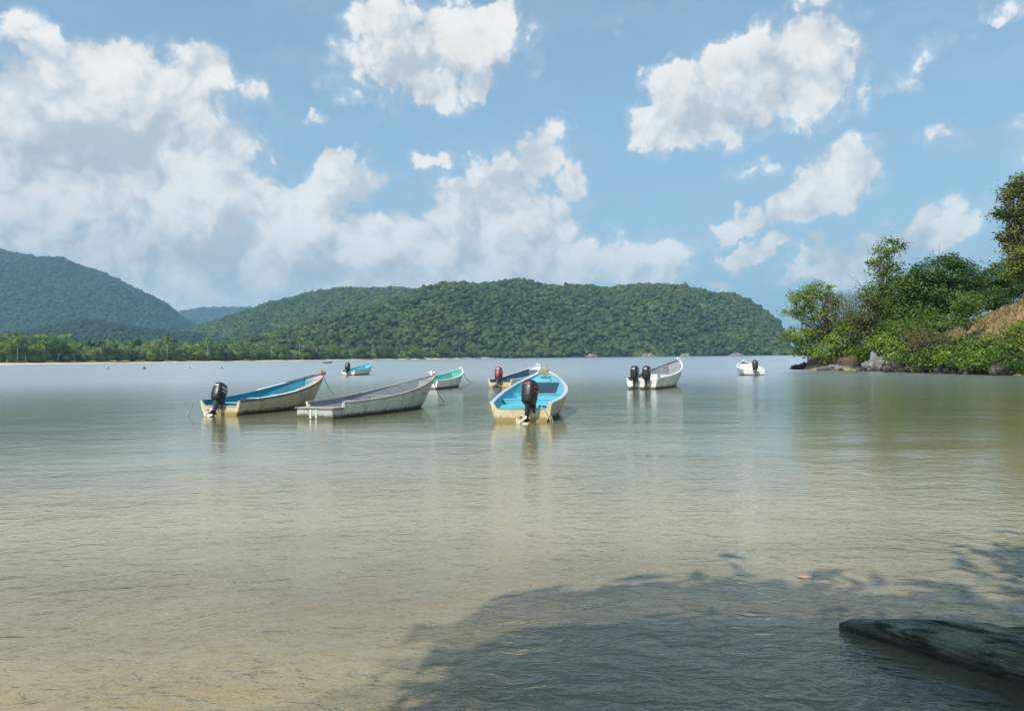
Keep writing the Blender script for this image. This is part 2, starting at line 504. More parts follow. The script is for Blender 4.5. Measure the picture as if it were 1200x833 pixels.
def clump_points(centers, radii, per, rng, inner=0.35, dens=6.5):
    """leaf positions in uneven twig clumps spread over ellipsoids"""
    PP, NN = [], []
    for c, r in zip(centers, radii):
        c = np.array(c, float); r = np.array(r, float)
        vol = r[0] * r[1] + r[1] * r[2] + r[0] * r[2]
        nt = max(10, int(vol * dens))
        d = rng.normal(size=(nt, 3)); d /= np.linalg.norm(d, axis=1, keepdims=True)
        rad = rng.uniform(inner, 1.0, (nt, 1)) ** 0.45 * rng.uniform(0.86, 1.12, (nt, 1))
        tw = c + d * rad * r
        for t, dd in zip(tw, d):
            q = int(per * 1.25 * rng.uniform(0.5, 1.5))
            sz = 0.36 * rng.uniform(0.6, 1.4)
            o = rng.normal(size=(q, 3)) * sz * np.array([1, 1, 0.6])
            PP.append(t + o)
            NN.append(dd * 0.8 + np.array([0, 0, 0.7]) + rng.normal(size=(q, 3)) * 0.55)
    return np.concatenate(PP), np.concatenate(NN)

def blobmesh(r, sub, seed, amp=0.28, fr=1.6):
    bm = bmesh.new(); bmesh.ops.create_icosphere(bm, subdivisions=sub, radius=1)
    off = Vector((seed * 7.3, seed * 3.1, seed * 1.7))
    for v in bm.verts:
        d = v.co.normalized()
        k = 1 + amp * mnoise.noise(d * fr + off) * 1.6 + amp * 0.6 * mnoise.noise(d * fr * 3 + off) + amp * 0.4 * mnoise.noise(d * fr * 7 + off)
        v.co = Vector((d.x * r[0], d.y * r[1], d.z * r[2])) * k
    vs = np.array([v.co[:] for v in bm.verts]); fs = np.array([[v.index for v in f.verts] for f in bm.faces])
    bm.free(); return vs, fs

BARK = None
def bark_mat(name, a, b):
    mt, n = new_mat(name)
    co = n.n('ShaderNodeTexCoord').outputs['Object']
    x = n.noise(n.n('ShaderNodeMapping', {'Vector': co, 'Scale': (1, 1, .3)}).outputs[0], 9, 6, .65)
    bp = n.n('ShaderNodeBump', {'Height': x, 'Strength': .6, 'Distance': .03})
    finish(n, n.n('ShaderNodeBsdfPrincipled', {'Base Color': n.mix(n.rng(x, .35, .65), a, b), 'Roughness': .9, 'Normal': bp.outputs[0]}).outputs[0])
    return mt
M_bark = bark_mat('bark', (0.10, 0.075, 0.05), (0.22, 0.18, 0.14))
M_palebark = bark_mat('pale_bark', (0.20, 0.18, 0.15), (0.38, 0.35, 0.30))
G_mid = foliage('leaves_mid', [(0.075, 0.13, 0.018), (0.125, 0.21, 0.028), (0.20, 0.28, 0.045)], trans=0.42)
G_bright = foliage('leaves_bright', [(0.12, 0.185, 0.018), (0.20, 0.29, 0.030), (0.28, 0.37, 0.050)], trans=0.42)
G_dark = foliage('leaves_dark', [(0.034, 0.080, 0.015), (0.065, 0.14, 0.024), (0.11, 0.20, 0.038)], trans=0.4)
G_olive = foliage('leaves_olive', [(0.085, 0.11, 0.028), (0.13, 0.155, 0.04), (0.16, 0.15, 0.06)])
G_grey = foliage('leaves_grey', [(0.13, 0.13, 0.09), (0.19, 0.18, 0.13), (0.12, 0.14, 0.06)])
G_tallolive = foliage('leaves_brown_olive', [(0.08, 0.11, 0.018), (0.13, 0.16, 0.025), (0.19, 0.18, 0.03), (0.07, 0.10, 0.02)])
G_yellow = foliage('leaves_yellow', [(0.12, 0.17, 0.02), (0.19, 0.23, 0.03), (0.24, 0.25, 0.05)])
G_dry = foliage('leaves_dry', [(0.25, 0.16, 0.08), (0.18, 0.10, 0.06), (0.14, 0.15, 0.05)])

def make_tree(name, base, clumps, label, cat, leaf, mat, per=26, trunk=0.16, bark=None, seed=1, group=None, inner=0.35, twigs=0):
    """clumps: world-space (centre, radii) of the foliage masses"""
    rng = np.random.default_rng(seed)
    base = Vector(base)
    t = thing(name, base, label, cat, group)
    cs = [tuple(Vector(c) - base) for c, r in clumps]; rs = [r for c, r in clumps]
    P, N = clump_points(cs, rs, per, rng, inner)
    v, f = leaf_quads(P, N, leaf, rng)
    mesh_obj('crown', v, f, mat, t)
    mb = MB()
    top = sum((Vector(c) for c in cs), Vector()) / len(cs)
    fork = Vector((top.x * 0.35, top.y * 0.35, max(0.35, top.z * 0.45)))
    mid = fork * 0.5 + Vector((rng.normal() * .08, rng.normal() * .08, 0))
    mb.tube([(0, 0, -0.35), mid * 0.5, mid, fork], [trunk * 1.35, trunk * 1.05, trunk, trunk * .85], 9)
    for c, r in zip(cs, rs):
        c = Vector(c)
        for k in range(3 + twigs):
            e = c + Vector((rng.normal() * r[0], rng.normal() * r[1], abs(rng.normal()) * r[2])) * 0.55
            m1 = fork.lerp(e, 0.45) + Vector((rng.normal(), rng.normal(), rng.normal())) * 0.12 * r[0]
            st = fork * (0.8 + 0.2 * rng.random())
            mb.tube([st, m1, e], [trunk * .5, trunk * .3, trunk * .08], 6)
            for q in range(2):
                e2 = e + Vector((rng.normal() * r[0], rng.normal() * r[1], rng.normal() * r[2])) * 0.5
                mb.tube([m1.lerp(e, .5), e2], [trunk * .16, trunk * .05], 5)
    o = mb.build('trunk', bark or M_bark, t, True)
    return t

# ------------------------------------------------------------------ distant hills
def hill_mat(name, a, b, s=0.02):
    mt, n = new_mat(name)
    pos = n.n('ShaderNodeNewGeometry').outputs['Position']
    x = n.noise(pos, s, 6, 0.65)
    finish(n, n.n('ShaderNodeBsdfDiffuse', {0: n.mix(n.rng(x, .35, .65), a, b)}).outputs[0])
    return mt
M_hill = hill_mat('forest_floor', (0.020, 0.035, 0.014), (0.035, 0.055, 0.02))

def hill_fn(profile, shore, depth, crown=6.0, spur=0.10, seed=0, spw=220.0, base=0.5):
    def ridge(u):
        px = CX + u * F
        py = interp(px, profile)
        rv = np.array([ray(a, b)[1] for a, b in zip(np.atleast_1d(px), np.atleast_1d(py))])
        return rv.reshape(np.shape(px))
    def y0(u): return interp(CX + u * F, shore)
    def yr(u): return y0(u) + depth
    def h(u, Y):
        a, b = y0(u), yr(u)
        H = np.maximum(EYE + ridge(u) * b - crown, 0.3)
        t = (Y - a) / (b - a)
        up_ = np.sin(np.clip(t, 0, 1) * pi / 2) ** 1.15
        dn_ = np.cos(np.clip((t - 1) / 1.1, 0, 1) * pi / 2)
        gq = np.where(t < 1, up_, dn_)
        X = u * Y
        sp_ = fbm(X / spw + seed, Y / (spw * 2.2) + seed * 2, 4)
        env = np.clip(t, 0, 1) * np.clip(1.05 - t, 0, 1) * 4
        return base + H * gq * (1 + spur * 2 * sp_ * env) 
    return h, y0, yr

def build_hill(name, label, profile, shore, depth, ulim, crown=6.0, nu=140, nY=40, spur=.10, seed=0, spw=220.0):
    h, y0, yr = hill_fn(profile, shore, depth, crown, spur, seed, spw)
    us = np.linspace(ulim[0], ulim[1], nu); ts = np.linspace(-0.02, 2.1, nY)
    V = np.zeros((nY, nu, 3))
    for j, t in enumerate(ts):
        Y = y0(us) + (yr(us) - y0(us)) * t
        V[j, :, 0] = us * Y; V[j, :, 1] = Y
        V[j, :, 2] = h(us, Y) if 0 <= t < 2.09 else -2.0
    i = np.arange(nu * nY).reshape(nY, nu)
    fs = np.stack([i[:-1, :-1], i[:-1, 1:], i[1:, 1:], i[1:, :-1]], -1).reshape(-1, 4)
    o = mesh_obj(name, V.reshape(-1, 3), fs, M_hill, smooth=True)
    tag(o, label, None, None, 'structure')
    return h, y0, yr

# crown prototypes for the woods (kept out of the scene, used by the forest objects)
G_far = foliage('canopy', [(0.032, 0.066, 0.020), (0.042, 0.084, 0.023), (0.054, 0.098, 0.027), (0.065, 0.112, 0.030), (0.088, 0.128, 0.042)], trans=0.12, island=False, gloss=0.6)
G_shore = foliage('shore_canopy', [(0.035, 0.075, 0.014), (0.075, 0.135, 0.022), (0.13, 0.19, 0.035), (0.05, 0.10, 0.02), (0.16, 0.19, 0.06)], trans=0.2, island=False, gloss=0.55)
def crown_proto(seed, mat, nleaf, leaf):
    rng = np.random.default_rng(seed + 100)
    vs, fs = [], []
    base = 0
    lobes = [((0, 0, 0), (0.8, 0.8, 0.62))]
    for k in range(6):
        a = rng.uniform(0, 2 * pi); q = rng.uniform(0.3, 0.62)
        s = rng.uniform(0.3, 0.5)
        lobes.append(((cos(a) * q, sin(a) * q, rng.uniform(-.15, .45)), (s, s, s * .8)))
    for i, (c, r) in enumerate(lobes):
        v, f = blobmesh(r, 2, seed * 3.3 + i * 1.9, 0.34)
        vs.append(v + np.array(c)); fs.append(f + base); base += len(v)
    V = np.concatenate(vs); Fc = np.concatenate(fs)
    P, N = clump_points([c for c, r in lobes], [np.array(r) * 1.06 for c, r in lobes], 1, rng, .8)
    d = rng.normal(size=(nleaf, 3)); d /= np.linalg.norm(d, axis=1, keepdims=True)
    pick = rng.integers(0, len(lobes), nleaf)
    C = np.array([lobes[i][0] for i in pick]); R = np.array([lobes[i][1] for i in pick])
    P = C + d * R * rng.uniform(0.92, 1.2, (nleaf, 1))
    v, f = leaf_quads(P, d + rng.normal(size=(nleaf, 3)) * .5, leaf, rng)
    tri = np.concatenate([f[:, [0, 1, 2]], f[:, [0, 2, 3]]])
    V2 = np.concatenate([V, v]); F2 = np.concatenate([Fc, tri + len(V)])
    return mesh_obj('wood_crown', V2, F2, mat, link=False)
def proto_collection(name, objs):
    c = bpy.data.collections.new(name)
    for o in objs: c.objects.link(o)
    return c
PROTO_FAR = proto_collection('far_crowns', [crown_proto(i, G_far, 520, 0.22) for i in range(7)])
G_mount_shaded = foliage('cloud_shaded_canopy', [(0.010, 0.028, 0.013), (0.015, 0.036, 0.015), (0.020, 0.044, 0.017), (0.028, 0.052, 0.020)], trans=0.08, island=False, gloss=0.6)  # cloud shadow over the mountain put into darker leaf colours
PROTO_SHADED = proto_collection('shaded_crowns', [crown_proto(i + 40, G_mount_shaded, 200, 0.26) for i in range(7)])
PROTO_SHORE = proto_collection('shore_crowns', [crown_proto(i + 20, G_shore, 900, 0.17) for i in range(7)])

def forest(name, label, pts, sizes, protos, seed=1):
    """one object of stuff: crowns instanced on its points"""
    rng = np.random.default_rng(seed)
    me = bpy.data.meshes.new(name)
    me.vertices.add(len(pts)); me.vertices.foreach_set('co', np.asarray(pts, np.float32).ravel())
    a = me.attributes.new('scl', 'FLOAT_VECTOR', 'POINT')
    s = np.stack([sizes * rng.uniform(.9, 1.15, len(pts)), sizes * rng.uniform(.9, 1.15, len(pts)), sizes * rng.uniform(.8, 1.35, len(pts))], -1)
    a.data.foreach_set('vector', s.astype(np.float32).ravel())
    b = me.attributes.new('rot', 'FLOAT_VECTOR', 'POINT')
    r = np.stack([rng.normal(0, .12, len(pts)), rng.normal(0, .12, len(pts)), rng.uniform(0, 6.28, len(pts))], -1)
    b.data.foreach_set('vector', r.astype(np.float32).ravel())
    c = me.attributes.new('pick', 'INT', 'POINT'); c.data.foreach_set('value', rng.integers(0, 7, len(pts)).astype(np.int32))
    o = bpy.data.objects.new(name, me); COL.objects.link(o)
    tag(o, label, None, None, 'stuff')
    ng = bpy.data.node_groups.new(name, 'GeometryNodeTree')
    ng.interface.new_socket('Geometry', in_out='INPUT', socket_type='NodeSocketGeometry')
    ng.interface.new_socket('Geometry', in_out='OUTPUT', socket_type='NodeSocketGeometry')
    q = NT(ng)
    gi = q.n('NodeGroupInput'); go = q.n('NodeGroupOutput')
    ci = q.n('GeometryNodeCollectionInfo', {'Collection': protos, 'Separate Children': True, 'Reset Children': True})
    at = [q.n('GeometryNodeInputNamedAttribute', {'Name': nm}, data_type=dt).outputs[0] for nm, dt in (('scl', 'FLOAT_VECTOR'), ('rot', 'FLOAT_VECTOR'), ('pick', 'INT'))]
    ip = q.n('GeometryNodeInstanceOnPoints', {'Points': gi.outputs[0], 'Instance': ci.outputs[0], 'Pick Instance': True,
                                              'Instance Index': at[2], 'Rotation': at[1], 'Scale': at[0]})
    q.link(ip.outputs[0], go.inputs[0])
    md = o.modifiers.new('crowns', 'NODES'); md.node_group = ng
    return o

def scatter_hill(fn, ulim, tlim, spacing, rng, jitter=0.48):
    h, y0, yr = fn
    P = []
    um = (ulim[0] + ulim[1]) / 2
    Y = float(np.min(y0(np.linspace(*ulim, 20)))); Yend = float(np.max(yr(np.linspace(*ulim, 20)))) * 1.0
    Yend = Y + (Yend - Y) * max(1, tlim[1]) + 60
    while Y < Yend:
        us = np.arange(ulim[0], ulim[1], spacing / Y)
        us = us + rng.uniform(-jitter, jitter, len(us)) * spacing / Y
        Ys = Y + rng.uniform(-jitter, jitter, len(us)) * spacing
        t = (Ys - y0(us)) / (yr(us) - y0(us))
        k = (t > tlim[0]) & (t < tlim[1]) & (us > ulim[0]) & (us < ulim[1])
        us, Ys = us[k], Ys[k]
        z = h(us, Ys)
        P.append(np.stack([us * Ys, Ys, z], -1))
        Y += spacing * 0.9
    P = np.concatenate(P)
    return P

def upx(x): return (x - CX) / F

BAY = [(-900, 300), (-300, 330), (0, 360), (120, 400), (250, 470), (400, 580), (500, 690), (600, 800), (700, 870), (800, 900), (930, 930), (1200, 960)]
prof_main = [(200, 412), (260, 402), (310, 392), (360, 378), (430, 360), (480, 345), (505, 336), (522, 332), (545, 330), (565, 331), (600, 325), (620, 326), (635, 331), (655, 333), (690, 333), (715, 337), (740, 333), (780, 331), (800, 333), (820, 338), (840, 343), (865, 345), (880, 352), (897, 363), (910, 375), (920, 390), (927, 408), (931, 418), (940, 425)]
main_fn = build_hill('main_hill', 'long forested headland hill across the bay', prof_main,
                     [(x, y + (12 if x < 550 else 2)) for x, y in BAY], 330, (upx(200), upx(936)), crown=8, nu=240, spur=.07, seed=3, spw=120)
P = scatter_hill(main_fn, (upx(215), upx(930)), (0.0, 1.12), 5.5, RNG)
forest('headland_forest', 'dense green forest covering the long headland hill', P + np.stack([0 * P[:, 0], 0 * P[:, 0], RNG.normal(1.5, 1.6, len(P))], -1), 1.9 + 3.3 * RNG.random(len(P)) ** 1.5 + np.where(RNG.random(len(P)) < .06, 2.6, 0), PROTO_FAR, 3)

prof_mid = [(120, 420), (180, 408), (215, 392), (235, 381), (262, 372), (290, 364), (320, 354), (345, 347), (370, 341), (400, 337), (425, 337), (450, 336), (475, 336), (495, 338), (520, 341), (560, 350), (640, 370), (700, 400)]
mid_fn = build_hill('middle_hill', 'forested hill behind the headland', prof_mid, [(0, 1150), (700, 1200)], 330, (upx(120), upx(700)), crown=8, seed=8, spur=.06, spw=160)
P = scatter_hill(mid_fn, (upx(125), upx(620)), (0.15, 1.1), 8.0, RNG)
forest('middle_forest', 'forest on the hill behind the headland', P + [0, 0, 2], RNG.uniform(3.5, 8.0, len(P)), PROTO_FAR, 4)

prof_mtn = [(-1600, 330), (-900, 300), (-500, 262), (-250, 262), (-120, 272), (-60, 280), (0, 290), (20, 295), (45, 299), (62, 301), (76, 302), (90, 309), (106, 314), (122, 319), (140, 327), (158, 338), (176, 348), (194, 358), (208, 370), (225, 380), (250, 392), (290, 408), (320, 418)]
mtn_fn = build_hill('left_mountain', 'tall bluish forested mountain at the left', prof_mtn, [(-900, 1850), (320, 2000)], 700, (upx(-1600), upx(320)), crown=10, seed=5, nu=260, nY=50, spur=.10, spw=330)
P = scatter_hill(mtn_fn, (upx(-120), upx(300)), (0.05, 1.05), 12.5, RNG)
forest('mountain_forest', 'forest covering the tall left mountain', P + [0, 0, 3], RNG.uniform(6, 13, len(P)), PROTO_SHADED, 5)

prof_foot = [(-700, 400), (-200, 395), (0, 392), (40, 386), (70, 379), (95, 374), (118, 376), (150, 382), (180, 385), (215, 388), (260, 392), (330, 404), (360, 420)]
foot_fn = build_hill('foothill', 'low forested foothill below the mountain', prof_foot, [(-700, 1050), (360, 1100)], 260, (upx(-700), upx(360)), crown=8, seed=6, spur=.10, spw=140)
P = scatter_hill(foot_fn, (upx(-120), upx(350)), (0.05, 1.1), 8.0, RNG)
forest('foothill_forest', 'forest on the foothill below the mountain', P + [0, 0, 2], RNG.uniform(3.5, 8, len(P)), PROTO_SHADED, 6)

prof_far = [(60, 392), (140, 380), (190, 371), (215, 365), (235, 362), (262, 361), (290, 361), (310, 364), (340, 370), (400, 384), (460, 400)]
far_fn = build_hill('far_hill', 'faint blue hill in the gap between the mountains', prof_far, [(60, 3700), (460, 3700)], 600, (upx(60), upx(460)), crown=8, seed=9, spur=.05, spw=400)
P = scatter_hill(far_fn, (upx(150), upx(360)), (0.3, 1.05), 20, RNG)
forest('far_forest', 'forest on the faint far hill', P + [0, 0, 3], RNG.uniform(11, 17, len(P)), PROTO_SHADED, 7)

# coastal plain with beach
mt, n = new_mat('beach_sand')
pos = n.n('ShaderNodeNewGeometry').outputs['Position']
c = n.mix(n.rng(n.noise(pos, .08, 5, .6), .35, .65), (0.62, 0.54, 0.40), (0.50, 0.43, 0.31))
finish(n, n.n('ShaderNodeBsdfDiffuse', {0: c}).outputs[0])
us = np.linspace(upx(-900), upx(940), 220)
y0 = interp(CX + us * F, BAY)
bw = interp(CX + us * F, [(-900, 14), (0, 13), (250, 12), (520, 9), (620, 3), (700, 1.5), (940, 1.2)])
rows = [(-6, -0.6), (0, -0.02), (0.35, 0.55), (1.0, 1.0), (1.5, 1.6)]
V = []
for i, (k, z) in enumerate(rows):
    Y = y0 + (k if k < 0 else k * bw) + 1.2 * fbm(us * 40, us * 0 + i, 3)
    keep = 1 - sstep(560, 640, CX + us * F)
    V.append(np.stack([us * Y, Y, z * keep - 1.0 * (1 - keep)], -1))
V = np.stack(V); ii = np.arange(len(rows) * len(us)).reshape(len(rows), len(us))
fs = np.stack([ii[:-1, :-1], ii[:-1, 1:], ii[1:, 1:], ii[1:, :-1]], -1).reshape(-1, 4)
bo = mesh_obj('beach', V.reshape(-1, 3), fs, mt, smooth=True)
tag(bo, 'pale sandy beach along the far shore', None, None, 'structure')
V = []
for i, (k, z) in enumerate([(1.4, 1.5), (3, 2.0), (12, 3), (50, 5)]):
    Y = y0 + k * np.maximum(bw, 8); V.append(np.stack([us * Y, Y, np.full_like(Y, z)], -1))
V = np.stack(V); ii = np.arange(4 * len(us)).reshape(4, len(us))
fs = np.stack([ii[:-1, :-1], ii[:-1, 1:], ii[1:, 1:], ii[1:, :-1]], -1).reshape(-1, 4)
tag(mesh_obj('coastal_plain', V.reshape(-1, 3), fs, M_hill, smooth=True), 'flat land behind the beach', None, None, 'structure')

# woods on the plain: low bright growth at the front, taller behind
pts, szs = [], []
for row in range(26):
    off = 10 + row * 8.5
    x = -150.0
    while x < 660:
        yy = float(interp(x, BAY)); wide = 1.0 if x < 520 else 0.5
        Y = yy + max(float(interp(x, [(0, 13), (520, 9), (660, 2)])), 2) * 1.15 + off - 10 + RNG.uniform(-4, 4)
        s = RNG.uniform(2.6, 4.6) if row < 3 else RNG.uniform(3.4, 6.2)
        left = 1.0 if x < 85 else 0.0
        hgt = (1.5 + s * .5 + RNG.uniform(0, 1.5)) if row < 3 else min(2 + row * 0.9, 8.5 + left * 5) + RNG.uniform(-1.5, 2.0)
        if x > 330: hgt *= 0.85
        pts.append((upx(x) * Y, Y, hgt)); szs.append(s)
        x += s * 1.35 / Y * F * RNG.uniform(.8, 1.2)
forest('shore_forest', 'bright green woods along the far beach', np.array(pts), np.array(szs), PROTO_SHORE, 9)

# individual trees and palms that stand out at the beach edge
def far_tree(x, h, r, label, group, seed, mat):
    rng = np.random.default_rng(seed)
    Y = float(interp(x, BAY)) + float(interp(x, [(0, 13), (520, 9), (660, 2)])) * 1.0 + rng.uniform(-1, 2)
    b = Vector((upx(x) * Y, Y, 1.0))
    cl = [((b.x, b.y, b.z + h - r * .8), (r, r, r * .75))]
    for k in range(3):
        a = rng.uniform(0, 6.28)
        cl.append(((b.x + cos(a) * r * .7, b.y + sin(a) * r * .5, b.z + h - r * rng.uniform(.9, 1.5)), (r * .6, r * .6, r * .5)))
    return make_tree('shore_tree', b, cl, label, 'tree', 0.75, mat, per=3, trunk=.3, seed=seed, group=group, bark=M_palebark)
sh = [(8, 11, 4.0, G_bright), (26, 9, 3.2, G_olive), (47, 10, 4, G_bright), (68, 12, 4.4, G_dark), (83, 9, 3.2, G_bright), (104, 8, 3.2, G_mid), (127, 8.5, 3.6, G_bright), (152, 8, 3.4, G_olive),
      (178, 9, 3.8, G_bright), (203, 8.5, 3.6, G_mid), (229, 9.5, 4, G_bright), (256, 9, 3.6, G_olive), (281, 10, 4.2, G_mid), (306, 9, 3.8, G_bright), (333, 10, 4.4, G_mid), (362, 10, 4.6, G_olive),
      (391, 11, 4.8, G_bright), (423, 11, 5, G_mid), (452, 12, 5, G_olive), (486, 12, 5.5, G_bright), (519, 12, 5.6, G_mid), (552, 13, 6, G_bright)]
kinds = {id(G_bright): 'bright green bushy tree at the edge of the far beach', id(G_olive): 'olive green bushy tree at the edge of the far beach', id(G_mid): 'mid green rounded tree at the edge of the far beach', id(G_dark): 'dark green tree standing at the left end of the far beach'}
for i, (x, h, r, mm) in enumerate(sh):
    far_tree(x, h, r, kinds[id(mm)], 'trees at the edge of the far beach', 300 + i, mm)

def palm(x, h, seed, dy=6):
    rng = np.random.default_rng(seed)
    Y = float(interp(x, BAY)) + 14 + dy
    b = Vector((upx(x) * Y, Y, 1.2))
    t = thing('palm_tree', b, 'slender coconut palm rising from the green belt behind the far beach', 'palm tree', 'coconut palms behind the far beach')
    lean = Vector((rng.normal() * .8, rng.normal() * .5, h))
    mb = MB(); mb.tube([(0, 0, -.5), lean * .5 + Vector((.2, 0, 0)), lean], [.24, .17, .14], 7); mb.build('trunk', M_palebark, t, True)
    v, f = [], []
    for k in range(17):
        a = k * 2.4 + rng.uniform(-.2, .2); el_ = rng.uniform(-.35, 1.1); L = rng.uniform(3.0, 4.2)
        prev = None; p = lean.copy(); d = Vector((cos(a) * cos(el_), sin(a) * cos(el_), sin(el_)))
        side = Vector((-sin(a), cos(a), 0))
        for s in range(6):
            wd = (0.15, .55, .62, .5, .32, .04)[s]
            b0 = len(v)
            v += [p - side * wd - Vector((0, 0, wd * .35)), p, p + side * wd - Vector((0, 0, wd * .35))]
            if s: f += [(b0 - 3, b0 - 2, b0 + 1, b0), (b0 - 2, b0 - 1, b0 + 2, b0 + 1)]
            p = p + d * L / 5; d = (d + Vector((0, 0, -.26))).normalized()
    mesh_obj('crown', v, f, G_olive if seed % 2 else G_bright, t)
for i, (x, h) in enumerate([(20, 11), (30, 10), (52, 9), (118, 10), (196, 12), (204, 11), (243, 12), (318, 12), (350, 13), (371, 12), (436, 14), (470, 14), (505, 15), (538, 15)]):
    palm(x, h, 500 + i, dy=-3)

# ------------------------------------------------------------------ right bank: trees and shrubs
def bank(x, y, Y): return at_depth(x, y, Y)
def gpt(X, Y): return Vector((X, Y, float(ground_h(np.array([X]), np.array([Y]))[0])))
def px_tree(name, Y, cl, label, cat, leaf, mat, base_px=None, **kw):
    """cl: (x px, y px, rx px, rz px, depth offset m)"""
    out = []
    leaf *= .80; kw['per'] = kw.get('per', 20) * 1.55
    for c in cl:
        x, y, rx, rz = c[:4]; d = c[4] if len(c) > 4 else 0
        p = at_depth(x, y, Y + d); k = (Y + d) / F
        out.append((tuple(p), (rx * k, rx * k * .9, rz * k)))
    bx = base_px if base_px else cl[0][0]
    u = ray(bx, 400)[0]
    b = gpt(u * Y, Y)
    return make_tree(name, b, out, label, cat, leaf, mat, **kw)

SH = 'trees and shrubs on the right bank'
px_tree('spreading_tree', 84, [(942, 350, 16, 12), (930, 367, 11, 8), (958, 342, 18, 11, 1), (936, 393, 19, 9), (958, 372, 20, 14, 1), (948, 408, 19, 8), (968, 392, 20, 14, 1), (975, 355, 14, 12, 1.5)],
        'light green spreading tree leaning over the water at the tip of the right bank', 'tree', .32, G_bright, base_px=982, per=17, trunk=.2, seed=1, inner=.45)
px_tree('shrub', 82, [(985, 402, 20, 12), (1000, 390, 20, 14), (968, 414, 14, 8), (1002, 408, 16, 8)], 'yellow-green bush hanging low over the brown rocks near the tip', 'shrub', .30, G_bright, base_px=990, per=18, seed=2, trunk=.08)
px_tree('grey_tree', 83.5, [(985, 362, 22, 20), (1002, 352, 16, 16), (975, 372, 14, 14), (998, 378, 18, 14)], 'half-bare grey-green tree with thin twigs behind the tip tree', 'tree', .24, G_grey, base_px=988, per=7, trunk=.12, seed=3, bark=M_palebark, twigs=10)
px_tree('tall_tree', 80, [(1042, 290, 15, 11), (1026, 306, 9, 6), (1040, 318, 17, 13), (1048, 338, 24, 17), (1026, 345, 19, 16), (1052, 366, 26, 17), (1030, 372, 20, 16)],
        'tallest slender tree on the bank with a small round top', 'tree', .32, G_mid, base_px=1042, per=17, trunk=.2, seed=4)
px_tree('small_tree', 79, [(1016, 368, 19, 15), (1010, 388, 18, 13), (1034, 388, 18, 14), (1020, 350, 12, 10)], 'olive green leafy tree in front of the tall slender tree', 'tree', .28, G_olive, base_px=1020, per=17, trunk=.12, seed=5)
px_tree('round_tree', 80, [(1105, 318, 32, 20), (1082, 333, 22, 20), (1130, 330, 24, 20), (1100, 346, 36, 20), (1078, 358, 18, 14), (1125, 350, 26, 14), (1095, 365, 26, 10)],
        'dense dark green round tree at the top of the dry slope', 'tree', .34, G_dark, base_px=1102, per=22, trunk=.28, seed=6)
px_tree('tree', 82, [(1165, 328, 22, 15), (1182, 318, 18, 16), (1150, 343, 20, 13), (1186, 336, 20, 14), (1164, 345, 26, 11)], 'dark bushy tree between the round tree and the tall edge tree', 'tree', .34, G_dark, base_px=1166, per=20, trunk=.2, seed=7)
px_tree('large_tree', 72, [(1186, 228, 14, 10), (1203, 215, 22, 11), (1178, 248, 11, 7), (1196, 250, 20, 12), (1200, 272, 20, 12), (1216, 240, 22, 22), (1183, 278, 12, 8), (1230, 230, 26, 18), (1196, 290, 14, 8)],
        'tall brownish green tree cut by the right edge of the photo', 'tree', .34, G_tallolive, base_px=1214, per=22, trunk=.34, seed=8)
px_tree('yellow_tree', 70, [(1192, 302, 15, 12), (1208, 295, 18, 14), (1185, 316, 11, 8), (1208, 316, 20, 14)], 'yellow-green tree under the tall edge tree', 'tree', .32, G_yellow, base_px=1206, per=20, trunk=.2, seed=9)
px_tree('small_tree', 66, [(1130, 350, 12, 10), (1126, 362, 10, 8), (1141, 362, 11, 9), (1134, 374, 12, 7)], 'small bright bushy tree alone on the dry slope', 'tree', .25, G_mid, base_px=1131, per=24, trunk=.1, seed=10)
px_tree('tree', 84, [(1062, 345, 20, 16), (1058, 368, 22, 14), (1070, 330, 12, 10)], 'mid green tree filling the gap between the tall slender tree and the round tree', 'tree', .32, G_mid, base_px=1064, per=18, trunk=.16, seed=12)
